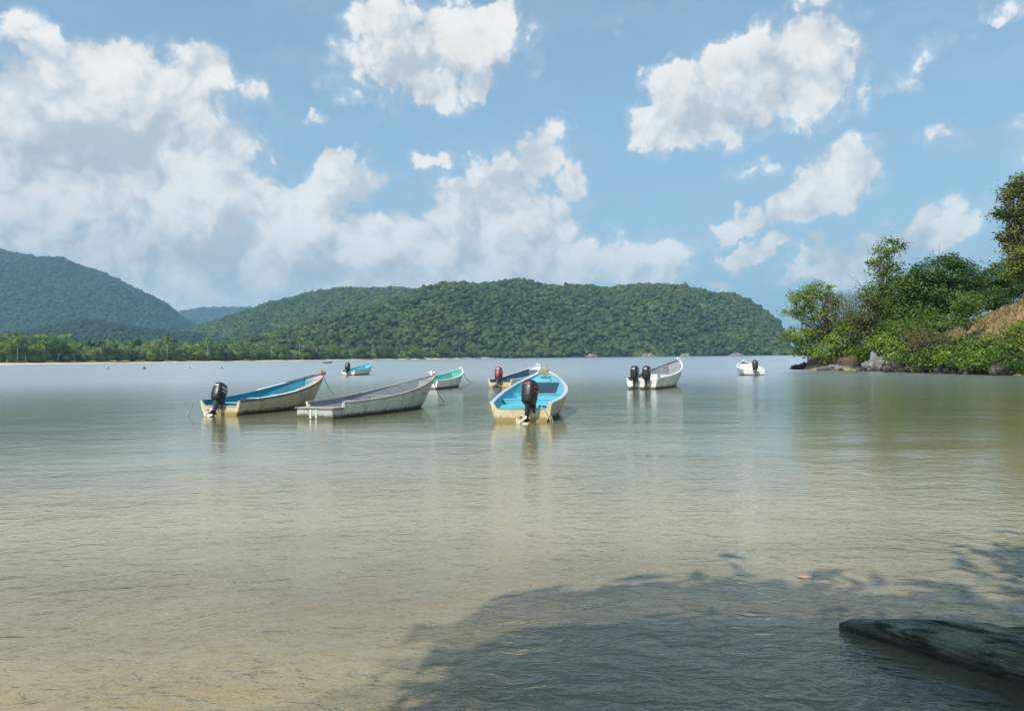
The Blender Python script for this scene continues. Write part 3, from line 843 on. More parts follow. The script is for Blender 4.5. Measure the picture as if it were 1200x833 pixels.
sb = [  # x, y, rx, rz, depth, material, label
 (1045, 400, 24, 13, 75, G_bright, 'bright green shrub below the tall slender tree'),
 (1020, 412, 20, 10, 77, G_mid, 'mid green shrub drooping over the grey boulder'),
 (1068, 388, 18, 12, 74, G_mid, 'mid green shrub left of the dry grass slope'),
 (1062, 412, 22, 11, 71, G_bright, 'leafy shrub overhanging the dark bank right of the grey boulder'),
 (1088, 405, 20, 13, 68, G_dry, 'brownish half-dry shrub at the foot of the dry slope'),
 (1092, 422, 22, 10, 66.5, G_mid, 'low green shrub touching the water below the half-dry shrub'),
 (1110, 402, 18, 11, 65, G_olive, 'olive shrub under the small bushy tree'),
 (1122, 415, 22, 11, 63.5, G_bright, 'bright shrub over the dark bank below the small bushy tree'),
 (1146, 407, 20, 11, 63, G_mid, 'green shrub in the middle of the lower slope'),
 (1152, 418, 22, 11, 60.5, G_bright, 'light green shrub over the dark bank near the right edge'),
 (1174, 402, 20, 12, 62, G_bright, 'large bright shrub on the right part of the slope'),
 (1202, 386, 18, 13, 61, G_bright, 'big bright green shrub at the right edge below the grass'),
 (1184, 408, 22, 13, 58.5, G_mid, 'green shrub low on the bank close to the right edge'),
 (1208, 402, 22, 16, 57.5, G_bright, 'bright shrub on the bank cut by the right edge'),
 (1205, 424, 22, 8, 56.5, G_dark, 'dark low shrub at the waterline by the right edge'),
 (1050, 388, 22, 14, 77, G_mid, 'green shrub at the lower left end of the dry slope'),
 (1036, 402, 20, 12, 78.5, G_bright, 'light green shrub above the grey boulder'),
 (1078, 396, 20, 12, 71, G_olive, 'olive shrub at the left foot of the dry slope'),
 (1130, 406, 18, 11, 64.5, G_mid, 'green shrub right below the small bushy tree'),
 (1106, 412, 22, 12, 65.6, G_mid, 'dense green shrub over the dark bank left of the small bushy tree'),
 (1138, 420, 22, 10, 62, G_dark, 'dark green shrub drooping to the water below the small bushy tree'),
 (1168, 424, 22, 10, 59.5, G_mid, 'low green shrub drooping to the water near the right edge'),
 (1074, 420, 20, 10, 69.5, G_dark, 'dark shrub drooping over the bank beside the grey boulder'),
 (1102, 379, 26, 9, 77, G_mid, 'green undergrowth beneath the round tree'),
 (1080, 374, 18, 10, 77.5, G_mid, 'leafy undergrowth left of the trunk of the round tree'),
 (1158, 352, 24, 8, 76, G_dark, 'dark undergrowth at the top edge of the dry slope'),
 (1003, 378, 16, 12, 82, G_mid, 'rounded green shrub behind the yellow-green bush'),
]
for i, (x, y, rx, rz, Y, mm, lb) in enumerate(sb):
    px_tree('shrub', Y, [(x, y, rx, rz), (x - rx * .5, y + rz * .4, rx * .6, rz * .6, -.3), (x + rx * .55, y + rz * .2, rx * .6, rz * .7, -.2)], lb, 'shrub', .28, mm,
            per=20, trunk=.06, seed=40 + i, group=SH)
# bare standing trunk-like stems / hanging roots over the dark bank
G_root = M_bark
for i, (x, Y) in enumerate([(1091, 65.8), (1163, 59.0)]):
    a = on_level(x - 3, 437.0 + i * 2, 0); b_ = at_depth(x + 8, 406, a.y + 1.5)
    mb = MB(); mb.tube([(0, 0, -.4), (b_ - a) * .5 + Vector((.1, 0, .1)), b_ - a], [.05, .04, .02], 6)
    o = mb.build('dead_branch', M_palebark, None, True); o.location = a
    tag(o, ['thin dead branch leaning from the water against the dark bank', 'pale dead branch against the bank near the right edge'][i], 'branch')

# dry grass tufts on the slope (uncountable)
rng = np.random.default_rng(77)
K = 26000
X = rng.uniform(36, 66, K); Y = rng.uniform(56, 88, K)
d = shore_dist(X, Y); k = d > 1.2; X, Y = X[k], Y[k]
Z = ground_h(X, Y)
hgt = rng.uniform(.12, .38, len(X)); a = rng.uniform(0, 6.28, len(X)); wd = rng.uniform(.05, .12, len(X))
lx, ly = rng.normal(0, .1, len(X)), rng.normal(0, .1, len(X))
v = np.stack([np.stack([X - cos(0) * np.cos(a) * wd, Y - np.sin(a) * wd, Z - .03], -1), np.stack([X + np.cos(a) * wd, Y + np.sin(a) * wd, Z - .03], -1),
              np.stack([X + lx, Y + ly, Z + hgt], -1)], 1).reshape(-1, 3)
M_drygrass = foliage('dry_grass', [(0.40, 0.29, 0.13), (0.34, 0.22, 0.11), (0.30, 0.27, 0.12), (0.18, 0.20, 0.06)])
o = mesh_obj('dry_grass', v, np.arange(len(v)).reshape(-1, 3), M_drygrass)
tag(o, 'dry tan grass on the slope of the right bank', None, None, 'stuff')

# rocks
def rock_mat(name, a, b, wet=0.5):
    mt, n = new_mat(name)
    co = n.n('ShaderNodeTexCoord').outputs['Object']
    x = n.noise(co, 1.4, 8, .65); y = n.noise(co, 6, 6, .7)
    c = n.mix(n.rng(x, .38, .62), a, b)
    z = n.n('ShaderNodeSeparateXYZ', {0: n.n('ShaderNodeNewGeometry').outputs['Position']}).outputs[2]
    c = n.mix(n.rng(z, .1, .45, .85, 0), c, (0.02, 0.018, 0.014))
    bp = n.n('ShaderNodeBump', {'Height': n.math('ADD', x, n.math('MULTIPLY', y, .4)), 'Strength': .9, 'Distance': .12})
    finish(n, n.n('ShaderNodeBsdfPrincipled', {'Base Color': c, 'Roughness': n.rng(z, .1, .5, .35, .85), 'Normal': bp.outputs[0]}).outputs[0])
    return mt
M_rockbrown = rock_mat('brown_rock', (0.20, 0.115, 0.07), (0.11, 0.075, 0.055))
M_rockgrey = rock_mat('grey_rock', (0.17, 0.17, 0.17), (0.30, 0.29, 0.27))
M_rockdark = rock_mat('dark_rock', (0.05, 0.045, 0.04), (0.11, 0.095, 0.075))
M_farrock = rock_mat('pale_brown_rock', (0.34, 0.27, 0.20), (0.22, 0.17, 0.13))
def rock(x, yb, wpx, hpx, mat, label, seed, dep=1.0, dY=0.0):
    p = on_level(x, yb, 0); p.y += dY; p.x = ray(x, yb)[0] * p.y; k = p.y / F
    v, f = blobmesh((wpx * k / 2, wpx * k / 2 * dep, hpx * k), 4, seed, .42, 1.9)
    v[:, 2] = np.where(v[:, 2] < -0.3, -0.3 + (v[:, 2] + .3) * .3, v[:, 2])
    # ledges
    v[:, 2] += 0.05 * np.round(np.sin(v[:, 2] * 12 + v[:, 0]) * 1)
    o = mesh_obj('rock', v, f, mat, None, True); auto_smooth(o, 28)
    o.location = p + Vector((0, wpx * k / 2 * dep * .5, hpx * k * .15))
    return tag(o, label, 'rock', 'rocks at the foot of the right bank')
rock(942, 432.5, 24, 5.5, M_rockdark, 'dark flat rock at the very tip of the bank, lowest in the water', 1, .5)
rock(962, 432, 28, 10, M_rockbrown, 'brown layered rock next to the dark tip rock', 2, .7, 1)
rock(984, 433, 30, 16, M_rockbrown, 'brown rock face under the yellow-green bush', 3, .7, 1.5)
rock(955, 426, 14, 14, M_rockbrown, 'pinkish brown upright rock under the spreading tree', 4, .8, 3)
rock(975, 434, 26, 5, M_rockgrey, 'pale flat slab lying in front of the brown rocks', 5, .4)
rock(1003, 433.5, 24, 19, M_rockbrown, 'reddish brown rock wall left of the grey boulder', 6, .8, 1.5)
rock(1030, 435, 30, 15, M_rockgrey, 'big grey boulder at the foot of the bank', 7, .8, .3)
rock(1016, 435, 22, 5, M_rockdark, 'small dark rock left of the grey boulder in the water', 8, .5)
rock(1056, 436.2, 30, 11, M_rockdark, 'dark rock right of the grey boulder', 9, .6, .6)
rock(1084, 437, 34, 11, M_rockdark, 'dark undercut rock below the half-dry shrub', 10, .6, .8)
rock(1116, 438, 36, 12, M_rockdark, 'dark undercut rock below the small bushy tree', 11, .6, .8)
rock(1150, 439, 38, 12, M_rockdark, 'long dark rock at the waterline near the right edge', 12, .6, .8)
rock(1188, 440, 42, 13, M_rockdark, 'dark rock at the waterline by the right edge', 13, .6, .8)

for i, (x, wpx, hpx, lb) in enumerate([(692, 14, 3.2, 'pale rock at the foot of the headland hill, left of the white two-engine boat'), (757, 17, 4.2, 'pale brown rocky outcrop at the foot of the headland hill above the white two-engine boat'),
                                  (803, 10, 2.6, 'small pale rock at the foot of the headland hill, right of the rocky outcrop'), (862, 16, 2.6, 'low grey rock at the foot of the headland hill above the farthest right boat')]):
    Y = float(interp(x, BAY)) - 1; k = Y / F
    v, f = blobmesh((wpx * k / 2, wpx * k / 3, hpx * k), 4, 60 + i, .42, 1.9)
    o = mesh_obj('shore_rock', v, f, M_rockgrey if i == 3 else M_farrock, None, True); auto_smooth(o, 28)
    o.location = (upx(x) * Y, Y, 0); tag(o, lb, 'rock', 'rocks at the foot of the headland hill')
# trees on the bank just outside the frame and the tree over the viewer
for i, (X, Y, h) in enumerate([(43, 50, 9), (39, 40, 10), (33, 29, 10), (27, 20, 9)]):
    b = gpt(X, Y); r = 3.6
    cl = [((X, Y, b.z + h - 3), (r, r, 2.8)), ((X + 1.8, Y - 1.5, b.z + h - 4.5), (3, 3, 2)), ((X + 1.5, Y + 2, b.z + h - 5), (3, 2.6, 2.2)), ((X + .5, Y, b.z + 2.2), (3, 3.2, 1.8))]
    make_tree('bank_tree', b, cl, 'leafy tree on the near bank outside the right edge', 'tree', .42, G_mid, per=13, trunk=.25, seed=80 + i, group='trees on the near bank')

shadow_pts = [((0.50, 4.2), 0.50, 5.6), ((0.95, 4.75), 0.78, 6.0), ((1.7, 4.6), 0.8, 6.2), ((2.7, 4.35), 0.80, 6.0), ((3.8, 4.1), 0.95, 6.2), ((5.4, 4.4), 1.1, 6.5), ((5.0, 6.0), 0.6, 6.5),
              ((1.35, 3.4), 1.1, 5.8), ((2.6, 3.2), 1.4, 6.0), ((4.4, 3.2), 1.3, 6.2), ((0.5, 3.5), 0.8, 5.8), ((1.9, 3.9), 1.0, 6.0), ((3.2, 3.7), 1.0, 6.0), ((1.6, 1.6), 1.6, 6.2), ((4.0, 1.2), 1.8, 6.4), ((6.4, 3.6), 1.6, 6.6)]
cl = []
for (X, Y), r, h in shadow_pts:
    k = h / SUN.z
    cl.append(((X + SUN.x * k, Y + SUN.y * k, h), (r * .86, r * .86, r * .5)))
tb = gpt(1.6, -5.0)
make_tree('beach_tree', tb, cl, 'broad leafy tree on the beach behind the viewer', 'tree', .40, G_mid, per=105, trunk=.26, seed=99, inner=.02)

# ------------------------------------------------------------------ boats
M_black = painted('engine_black', (0.018, 0.018, 0.022), .28, (0.10, 0.09, 0.09), .25, 4, streak=False, bump=.03)
M_engred = painted('engine_red_mark', (0.42, 0.03, 0.05), .4, (0.1, 0.05, 0.05), .3, 6, streak=False, bump=.03)
M_engwhite = painted('engine_pale_mark', (0.62, 0.62, 0.64), .35, (0.25, 0.22, 0.2), .3, 6, streak=False, bump=.03)
M_engred2 = painted('engine_maroon', (0.20, 0.02, 0.04), .35, (0.08, 0.03, 0.03), .3, 6, streak=False, bump=.03)
M_leg = painted('engine_grey', (0.07, 0.07, 0.08), .45, (0.2, 0.18, 0.15), .4, 7, streak=False)
M_prop = painted('propeller_pale', (0.62, 0.56, 0.45), .35, (0.3, 0.25, 0.18), .3, 7, streak=False)
M_rope = painted('rope_tan', (0.42, 0.33, 0.18), .9, (0.2, 0.15, 0.08), .5, 9, streak=False)
M_ropeg = painted('rope_grey', (0.20, 0.19, 0.17), .9, (0.1, 0.08, 0.06), .5, 9, streak=False)
STAIN = (0.050, 0.052, 0.012)
GOLD = (0.30, 0.20, 0.05)

HULLS = {}
def rail_board(t, s0, s1, sg, mat, wd=.12, name='rail_board', lift=.03, inset=0.0):
    L, half, sheer = HULLS[t.name]
    mb = MB(); rg = []
    for i in range(9):
        s = s0 + (s1 - s0) * i / 8; b = half(s); z = sheer(s) + lift; yo, yi = b + .03 - inset, max(b + .03 - inset - wd, 0)
        rg.append([Vector((L * s, sg * yi, z - .022)), Vector((L * s, sg * yo, z - .022)), Vector((L * s, sg * yo, z)), Vector((L * s, sg * yi, z))])
    mb.loft(rg); return mb.build(name, mat, t)

def boat(name, stern, heading, L, B, hs, hb, mats, label, group='small open fishing boats moored in the bay', seats=(0.22, 0.45, 0.68), deck=0.84,
         notch=True, cap=.075, floor=.12, pitch=0.0, roll=0.0, bowpost=True, seat_drop=0.0, seat_box=True):
    """stern: world point on the waterline at the transom; heading clockwise from +Y; hull along local +x"""
    t = thing(name, stern, label, 'boat', group)
    t.rotation_euler = (roll, pitch, pi / 2 - heading)
    NS = 26
    def half(s):
        if s < .38: return B / 2 * (0.84 + 0.16 * sin(s / .38 * pi / 2))
        q = (s - .38) / .62
        return B / 2 * max(0.028, (1 - q ** 2.3))
    def sheer(s): return hs + (hb - hs) * (0.10 * s + 0.90 * s ** 2.2)
    def keel(s): return -0.16 + (0 if s < .72 else (hb + .16) * .55 * ((s - .72) / .28) ** 2.6)
    def rake(s): return 0.62 * hb * s ** 5
    def sect(s, inner=0.0, fl=None):
        b = half(s); zs = sheer(s); zk = keel(s); x = L * s
        pts = []
        prof = [(0.0, 0.0), (0.45, 0.05), (0.76, 0.17), (0.85, 0.36), (0.93, 0.62), (0.975, 0.84), (1.0, 1.0)]
        fine = s ** 3
        for (w_, t_) in prof:
            w2 = w_ * (1 - fine) + (t_ ** 0.9) * fine
            hh_ = zk + (zs - zk) * t_
            xx = x - rake(s) * (1 - t_) ** 1.3
            pts.append([xx, b * w2, hh_])
        return pts
    ss = [(i / (NS - 1)) ** 0.92 for i in range(NS)]
    # outer hull
    mb = MB(); rings = []
    for s in ss:
        p = sect(s)
        rings.append([Vector((q[0], -q[1], q[2])) for q in reversed(p)] + [Vector(q) for q in p[1:]])
    mb.loft(rings, cap=False, closed=False)
    # rub strake
    hull = mb.build('hull', mats['hull'], t, True); auto_smooth(hull, 32)
    sol = hull.modifiers.new('thickness', 'SOLIDIFY'); sol.thickness = 0.02; sol.offset = 0
    # planking laps
    for tt in (0.50, 0.74):
        mb = MB()
        for sg in (-1, 1):
            line = []
            for s in ss[:-1]:
                p = sect(s); zk, zs = keel(s), sheer(s); 
                ts = [0.0, .05, .17, .36, .62, .84, 1.0]; j = max(i for i in range(7) if ts[i] <= tt); q = (tt - ts[j]) / (ts[j + 1] - ts[j])
                v = Vector(p[j]).lerp(Vector(p[j + 1]), q); v.y = (v.y + .012) * sg; line.append(v)
            mb.tube(line, 0.011, 5)
        mb.build('strake', mats['hull'], hull, True)
    # inside skin
    th = 0.045
    mb = MB(); rings = []
    for s in [q for q in ss if q < (deck + .02 if deck else .93)]:
        if L * s < 0.06: s = 0.06 / L
        p = sect(s); b = half(s)
        zf = max(floor, keel(s) + .16)
        r = []
        for (w_, t_) in [(0.0, 0.0), (0.66, 0.0), (0.84, 0.30), (0.95, 0.65), (1.0, 1.0)]:
            fine = s ** 3
            w2 = w_ * (1 - fine) + max(w_ * .4, t_) * fine
            zz = zf + (sheer(s) - .012 - zf) * t_
            te = min(1, max(0, (zz - keel(s)) / (sheer(s) - keel(s))))
            r.append([L * s - rake(s) * (1 - te) ** 1.3 - 0.02 - .05 * s ** 3, max(0.004, (b - th) * w2 - .03 * s ** 2), zz])
        rings.append([Vector((q[0], -q[1], q[2])) for q in reversed(r)] + [Vector(q) for q in r[1:]])
    mb.loft(rings, cap=False, closed=False)
    o = mb.build('inner_lining', mats['inside'], t, True); auto_smooth(o, 30)
    # gunwale cap
    for sg in (-1, 1):
        mb = MB(); rings = []
        for s in ss:
            b = half(s); z = sheer(s); x = L * s
            yo, yi = b + .022, max(b - cap, -0.0 + .002)
            rings.append([Vector((x, sg * yi, z - .03)), Vector((x, sg * yo, z - .035)), Vector((x, sg * yo, z + .014)), Vector((x, sg * yi, z + .018))])
        mb.loft(rings, cap=True)
        o = mb.build('gunwale', mats['cap_left' if (sg > 0 and 'cap_left' in mats) else 'cap'], t); auto_smooth(o, 40)
    HULLS[t.name] = (L, half, sheer)
    # transom
    bs = half(0); dip = hs - (0.17 if notch else 0.02)
    W = [(-bs, hs), (-bs * .93, hs), (-bs * .80, dip), (bs * .80, dip), (bs * .93, hs), (bs, hs), (bs * .93, .16), (bs * .80, -.04), (0, -.16), (-bs * .80, -.04), (-bs * .93, .16)]
    W = [(y, z - .0) for y, z in W]
    mb = MB(); nW = len(W)
    vs = [(-0.012, y, z) for y, z in W] + [(0.055, y * .985, z) for y, z in W]
    mb.add(vs, [tuple(range(nW)), tuple(range(2 * nW - 1, nW - 1, -1))] + [(i, i + nW, (i + 1) % nW + nW, (i + 1) % nW) for i in range(nW)])
    tr_ = mb.build('transom', mats['transom'], t); auto_smooth(tr_, 20)
    mb = MB(); mb.box((0.022, 0, dip + .012), (.10, bs * 1.56, .03), bev=.006); mb.build('transom_cap', mats['tcap'], tr_)
    # splash well bulkhead
    # seats
    for k_, s in enumerate(seats):
        b = half(s) - .05; z = min(sheer(s) - 0.13, hs - .02 + .10 * s) - seat_drop
        mb = MB(); mb.box((L * s, 0, z), (0.30, 2 * b * .985, .035), bev=.008)
        if seat_box:
            for xx in (-.12, .12):
                q = [(y, zz) for y, zz in ((-b * .55, floor + .05), (b * .55, floor + .05), (b * .90, z - .018), (-b * .90, z - .018))]
                mb.add([(L * s + xx + e, y, zz) for e in (-.015, .015) for y, zz in q], [(3, 2, 1, 0), (4, 5, 6, 7), (0, 1, 5, 4), (1, 2, 6, 5), (2, 3, 7, 6), (3, 0, 4, 7)])
        mb.build('seat', mats.get('seat', mats['inside']), t)
    # bow deck
    if deck:
        b = half(deck) ; mb = MB(); zt = sheer(deck) - .06; zb = max(floor, keel(deck) + .12)
        te = (zb - keel(deck)) / (sheer(deck) - keel(deck)); xb = L * deck - rake(deck) * (1 - te) ** 1.3 - .04; yb = b * (.55 * (1 - deck ** 3) + te ** .9 * deck ** 3) * .8
        mb.add([(x_ - .03 * k, y, z) for k in (0, 1) for x_, y, z in ((xb, -yb, zb), (xb, yb, zb), (L * deck - .02, b - .06, zt), (L * deck - .02, -b + .06, zt))], [(0, 1, 2, 3), (7, 6, 5, 4), (0, 4, 5, 1), (1, 5, 6, 2), (2, 6, 7, 3), (3, 7, 4, 0)])
        mb.build('bulkhead', mats.get('void', mats['inside']), t)
        mb = MB(); sd_ = [deck + (0.985 - deck) * i / 7 for i in range(8)]
        rg = []
        for s in sd_:
            b = max(half(s) - .03, .01); z = sheer(s) - .05; x = L * s
            rg.append([Vector((x, -b, z)), Vector((x, 0, z + .03)), Vector((x, b, z)), Vector((x, b, z - .03)), Vector((x, -b, z - .03))])
        mb.loft(rg); mb.build('bow_deck', mats.get('deck', mats['inside']), t)
    if bowpost:
        mb = MB(); mb.box((L * .955, 0, hb + .03), (.10, .085, .17), bev=.015)
        mb.tube([(L * .955, -.14, hb + .06), (L * .955, .14, hb + .06)], .022, 8)
        mb.build('mooring_post', mats['post'], t)
    return t

def engine(parent, y, z, tilt, mats, s=1.0, turn=0.0, name='outboard_engine', x=-0.10):
    """outboard: clamp bracket and leg as the part, cowl and propeller as its sub-parts"""
    # local frame: x forwards, hangs aft of the transom; tilt>0 brings the cowl forward and the screw up
    mb = MB()
    # bracket
    mb.box((.06, .09, .02), (.13, .03, .24), bev=.006); mb.box((.06, -.09, .02), (.13, .03, .24), bev=.006)
    mb.tube([(.0, -.13, .05), (.0, .13, .05)], .022, 8)
    # midsection
    def ring(x0, x1, w_, z_): 
        return [Vector((x0 + (x1 - x0) * (0.5 - 0.5 * cos(a)), w_ * sin(a), z_)) for a in [2 * pi * k / 12 for k in range(12)]]
    mb.loft([ring(-.30, .00, .085, .22), ring(-.27, -.02, .075, .05), ring(-.24, -.03, .055, -.15), ring(-.24, -.05, .045, -.36), ring(-.30, -.03, .05, -.40), ring(-.38, -.03, .035, -.42), ring(-.36, -.05, .03, -.46)])
    # cavitation plate and gearcase
    mb.box((-.22, 0, -.41), (.34, .19, .014), bev=.004)
    mb.tube([(-.02, 0, -.56), (-.06, 0, -.56), (-.14, 0, -.56), (-.26, 0, -.56), (-.34, 0, -.56)], [.008, .04, .055, .05, .036], 12)
    mb.loft([ring(-.30, -.06, .028, -.44), ring(-.28, -.08, .03, -.54), ring(-.24, -.10, .014, -.68), ring(-.20, -.12, .006, -.74)])
    # tiller / steering arm
    mb.tube([(.02, .0, .20), (.28, .05, .26), (.50, .07, .28)], [.022, .02, .024], 8)
    for v in mb.v:
        if v.z < 0: v.z *= .78
    e = mb.build(name, mats['leg'], parent, True); auto_smooth(e, 40)
    e.location = (x, y, z); e.rotation_euler = (0, -0.0, turn)
    e.rotation_euler = (Euler((0, 0, turn)).to_matrix() @ Euler((0, tilt, 0)).to_matrix()).to_euler()
    e.scale = (s, s, s)
    # cowl
    def cr(cx_, lx, wy, z_, pw=3.2, tilt_=0):
        out = []
        for k in range(24):
            a = 2 * pi * k / 24; ca, sa = cos(a), sin(a)
            X_ = cx_ + lx * (abs(ca) ** (2 / pw)) * (1 if ca > 0 else -1)
            out.append(Vector((X_, wy * (abs(sa) ** (2 / pw)) * (1 if sa > 0 else -1), z_ + tilt_ * X_)))
        return out
    mb = MB()
    mb.loft([cr(-.14, .17, .12, .20), cr(-.14, .225, .155, .23), cr(-.14, .25, .175, .28), cr(-.145, .255, .18, .34)])
    mb.loft([cr(-.145, .262, .187, .345), cr(-.15, .265, .19, .42, 3.4, .02), cr(-.155, .262, .187, .56, 3.4, .05), cr(-.16, .25, .178, .66, 3.2, .08), cr(-.17, .22, .155, .725, 3, .10), cr(-.18, .16, .11, .76, 2.6, .12), cr(-.19, .07, .05, .775, 2.2, .12)])
    mb.v = [Vector((v.x * .92, v.y * .88, (v.z - .2) * 1.12 + .06)) for v in mb.v]
    c = mb.build('cowl', mats['cowl'], e, True); auto_smooth(c, 50)
    if mats.get('mark'):
        mb = MB()
        for sg in (-1, 1):
            for (z0, z1, x0, x1) in ((.54, .59, -.34, .04), (.46, .485, -.30, -.02)):
                yy = .190
                v = [(x0, sg * yy, z0), (x1, sg * yy, z0 + .04), (x1, sg * yy, z1 + .04), (x0, sg * yy, z1)]
                v2 = [(a, b * .97, c_) for a, b, c_ in v]
                mb.add(v + v2, [(0, 1, 2, 3), (7, 6, 5, 4), (0, 4, 5, 1), (1, 5, 6, 2), (2, 6, 7, 3), (3, 7, 4, 0)])
        mb.box((-.424, 0, .60), (.014, .16, .035), rot=(0, -.03, 0), bev=.004)
        mb.v = [Vector((v.x * .92, v.y * .88, (v.z - .2) * 1.12 + .06)) for v in mb.v]
        mb.build('stripe', mats['mark'], e)
    # propeller
    mb = MB(); mb.tube([(-.33, 0, -.56), (-.36, 0, -.56), (-.44, 0, -.56), (-.46, 0, -.56)], [.03, .042, .034, .01], 10)
    for k in range(3):
        a = 2 * pi * k / 3 + .3
        R = Matrix.Rotation(a, 3, 'X')
        o1 = [Vector((-.42, -.02, .03)), Vector((-.44, -.09, .09)), Vector((-.42, -.07, .145)), Vector((-.38, .02, .155)), Vector((-.35, .085, .11)), Vector((-.36, .02, .03))]
        top = [R @ v + Vector((0, 0, -.56)) for v in o1]; bot = [R @ (v + Vector((.008, 0, 0))) + Vector((0, 0, -.56)) for v in o1]
        mb.add(top + bot, [tuple(range(6)), tuple(range(11, 5, -1))] + [(i, i + 6, (i + 1) % 6 + 6, (i + 1) % 6) for i in range(6)])
    mb.v = [v + Vector((0, 0, .123)) for v in mb.v]
    p = mb.build('propeller', mats['prop'], e)
    return e

def heading(a, b): return atan2(b.x - a.x, b.y - a.y)

def place(stern_px, tip_px, hb, L):
    s = on_level(*stern_px, 0); tp = on_level(*tip_px, hb)
    # aim at the tip's column, at the hull's own length
    u = ray(*tip_px)[0]
    lo, hi = -1.2, 1.5
    best = min(((abs((s.x + sin(h) * L) / (s.y + cos(h) * L) - u), h) for h in np.linspace(lo, hi, 2701)), key=lambda q: q[0])
    return s, best[1], tp

def rope(name, label, pts, mat, r=.012):
    p0 = Vector(pts[0]); mb = MB(); mb.tube([Vector(p) - p0 for p in pts], r, 6)
    o = mb.build(name, mat, None, True); o.location = p0
    return tag(o, label, 'rope')

def sag(a, b, n=10, s=.2):
    a, b = Vector(a), Vector(b)
    return [a.lerp(b, i / n) + Vector((0, 0, -s * 4 * (i / n) * (1 - i / n))) for i in range(n + 1)]

P_cream = painted('cream_paint', (0.52, 0.44, 0.29), .5, (0.22, 0.14, 0.07), .75, 2.6, STAIN)
P_creamT = painted('cream_transom', (0.62, 0.53, 0.34), .5, (0.33, 0.18, 0.05), .85, 3.4, GOLD)
P_turq = painted('turquoise_paint', (0.06, 0.30, 0.39), .55, (0.12, 0.19, 0.20), .55, 2.4, streak=False)
P_turqL = painted('bright_turquoise', (0.13, 0.50, 0.60), .55, (0.20, 0.32, 0.32), .6, 2.8, streak=False)
P_blueD = painted('dark_blue_paint', (0.03, 0.10, 0.16), .5, (0.15, 0.14, 0.12), .4, 3, streak=False)
P_recess_shade = painted('recess_shade', (0.015, 0.05, 0.10), .6, (0.06, 0.07, 0.08), .4, 3, streak=False)  # shade of the gap under the bow deck, painted on a panel
P_white = painted('white_paint', (0.72, 0.71, 0.66), .45, (0.32, 0.26, 0.18), .35, 3, STAIN)
P_whiteC = painted('white_cap', (0.74, 0.74, 0.72), .45, (0.30, 0.24, 0.2), .5, 5, streak=False)
P_grey = painted('weathered_white', (0.62, 0.61, 0.53), .6, (0.26, 0.22, 0.15), .65, 2.8, STAIN)
P_greyI = painted('grey_inside', (0.27, 0.29, 0.31), .6, (0.10, 0.09, 0.08), .5, 2.6, streak=False)
P_greyT = painted('grey_transom', (0.46, 0.47, 0.43), .6, (0.22, 0.21, 0.12), .6, 3.4, STAIN)
P_rust = painted('worn_cap', (0.42, 0.34, 0.30), .6, (0.22, 0.09, 0.06), .85, 6, streak=False)
P_darkcap = painted('dark_cap', (0.09, 0.07, 0.07), .6, (0.25, 0.16, 0.12), .7, 6, streak=False)
P_green = painted('sea_green', (0.08, 0.42, 0.32), .5, (0.1, 0.25, 0.2), .3, 3, streak=False)
P_yellowT = painted('yellow_transom', (0.58, 0.50, 0.26), .5, (0.36, 0.25, 0.08), .5, 4, GOLD)
P_pink = painted('pinkish_cap', (0.55, 0.42, 0.36), .5, (0.33, 0.16, 0.12), .6, 5, streak=False)
P_rail = painted('grey_blue_rail', (0.46, 0.53, 0.60), .5, (0.32, 0.22, 0.2), .45, 5, streak=False)
P_post = painted('post_tan', (0.50, 0.33, 0.18), .6, (0.2, 0.1, 0.05), .5, 5, streak=False)
P_purple = painted('dark_purple_rail', (0.09, 0.07, 0.12), .5, (0.2, 0.15, 0.15), .4, 5, streak=False)

# A: cream boat with turquoise inside, engine tilted
sA, hA, _ = place((258, 486.5), (381, 436), 1.18, 5.9)
A = boat('fishing_boat', sA, hA, 5.9, 1.72, .44, 1.18, dict(hull=P_cream, inside=P_turq, transom=P_creamT, tcap=P_pink, cap=P_darkcap, cap_left=P_turq, seat=P_turqL, deck=P_pink, post=P_post),
         'cream boat with turquoise inside and tilted black engine, leftmost of the large boats', seats=(.2, .40, .60), deck=.86, cap=.10, floor=.05, seat_drop=.04, seat_box=False)
rail_board(A, .50, .72, 1, P_whiteC); rail_board(A, .74, .93, 1, P_darkcap, .10)
rail_board(A, .13, .50, -1, P_whiteC, .13); rail_board(A, .52, .90, -1, P_pink, .22)
engine(A, -.02, .30, radians(30), dict(leg=M_leg, cowl=M_black, prop=M_prop, mark=M_engwhite), 1.0, .15)
# B: weathered white boat, no engine
sB, hB, _ = place((381, 489.5), (511, 440), 1.10, 6.2)
Bt = boat('fishing_boat', sB, hB, 6.2, 1.62, .44, 1.10, dict(hull=P_grey, inside=P_greyI, transom=P_greyT, tcap=P_rust, cap=P_rust, seat=P_greyI, post=P_whiteC),
          'weathered grey-white boat with no engine, between the two large turquoise boats', seats=(.30, .52, .72), deck=.88)
mb = MB(); mb.box((-.24, 0, .12), (.46, 1.25, .34), bev=.02)
br = mb.build('stern_step', P_greyT, Bt)
mb = MB(); mb.box((-.25, 0, .305), (.52, 1.34, .03), bev=.006); mb.build('step_top', P_rust, br)
for y in (-.07, .13):
    mb = MB(); mb.box((-.478, y, .14), (.02, .06, .26), bev=.004); mb.build('step_bracket', P_whiteC, br)
mb = MB(); mb.box((3.3, -.15, .36), (1.0, .34, .05), rot=(0, .03, .2), bev=.01); mb.build('loose_board', P_whiteC, Bt)
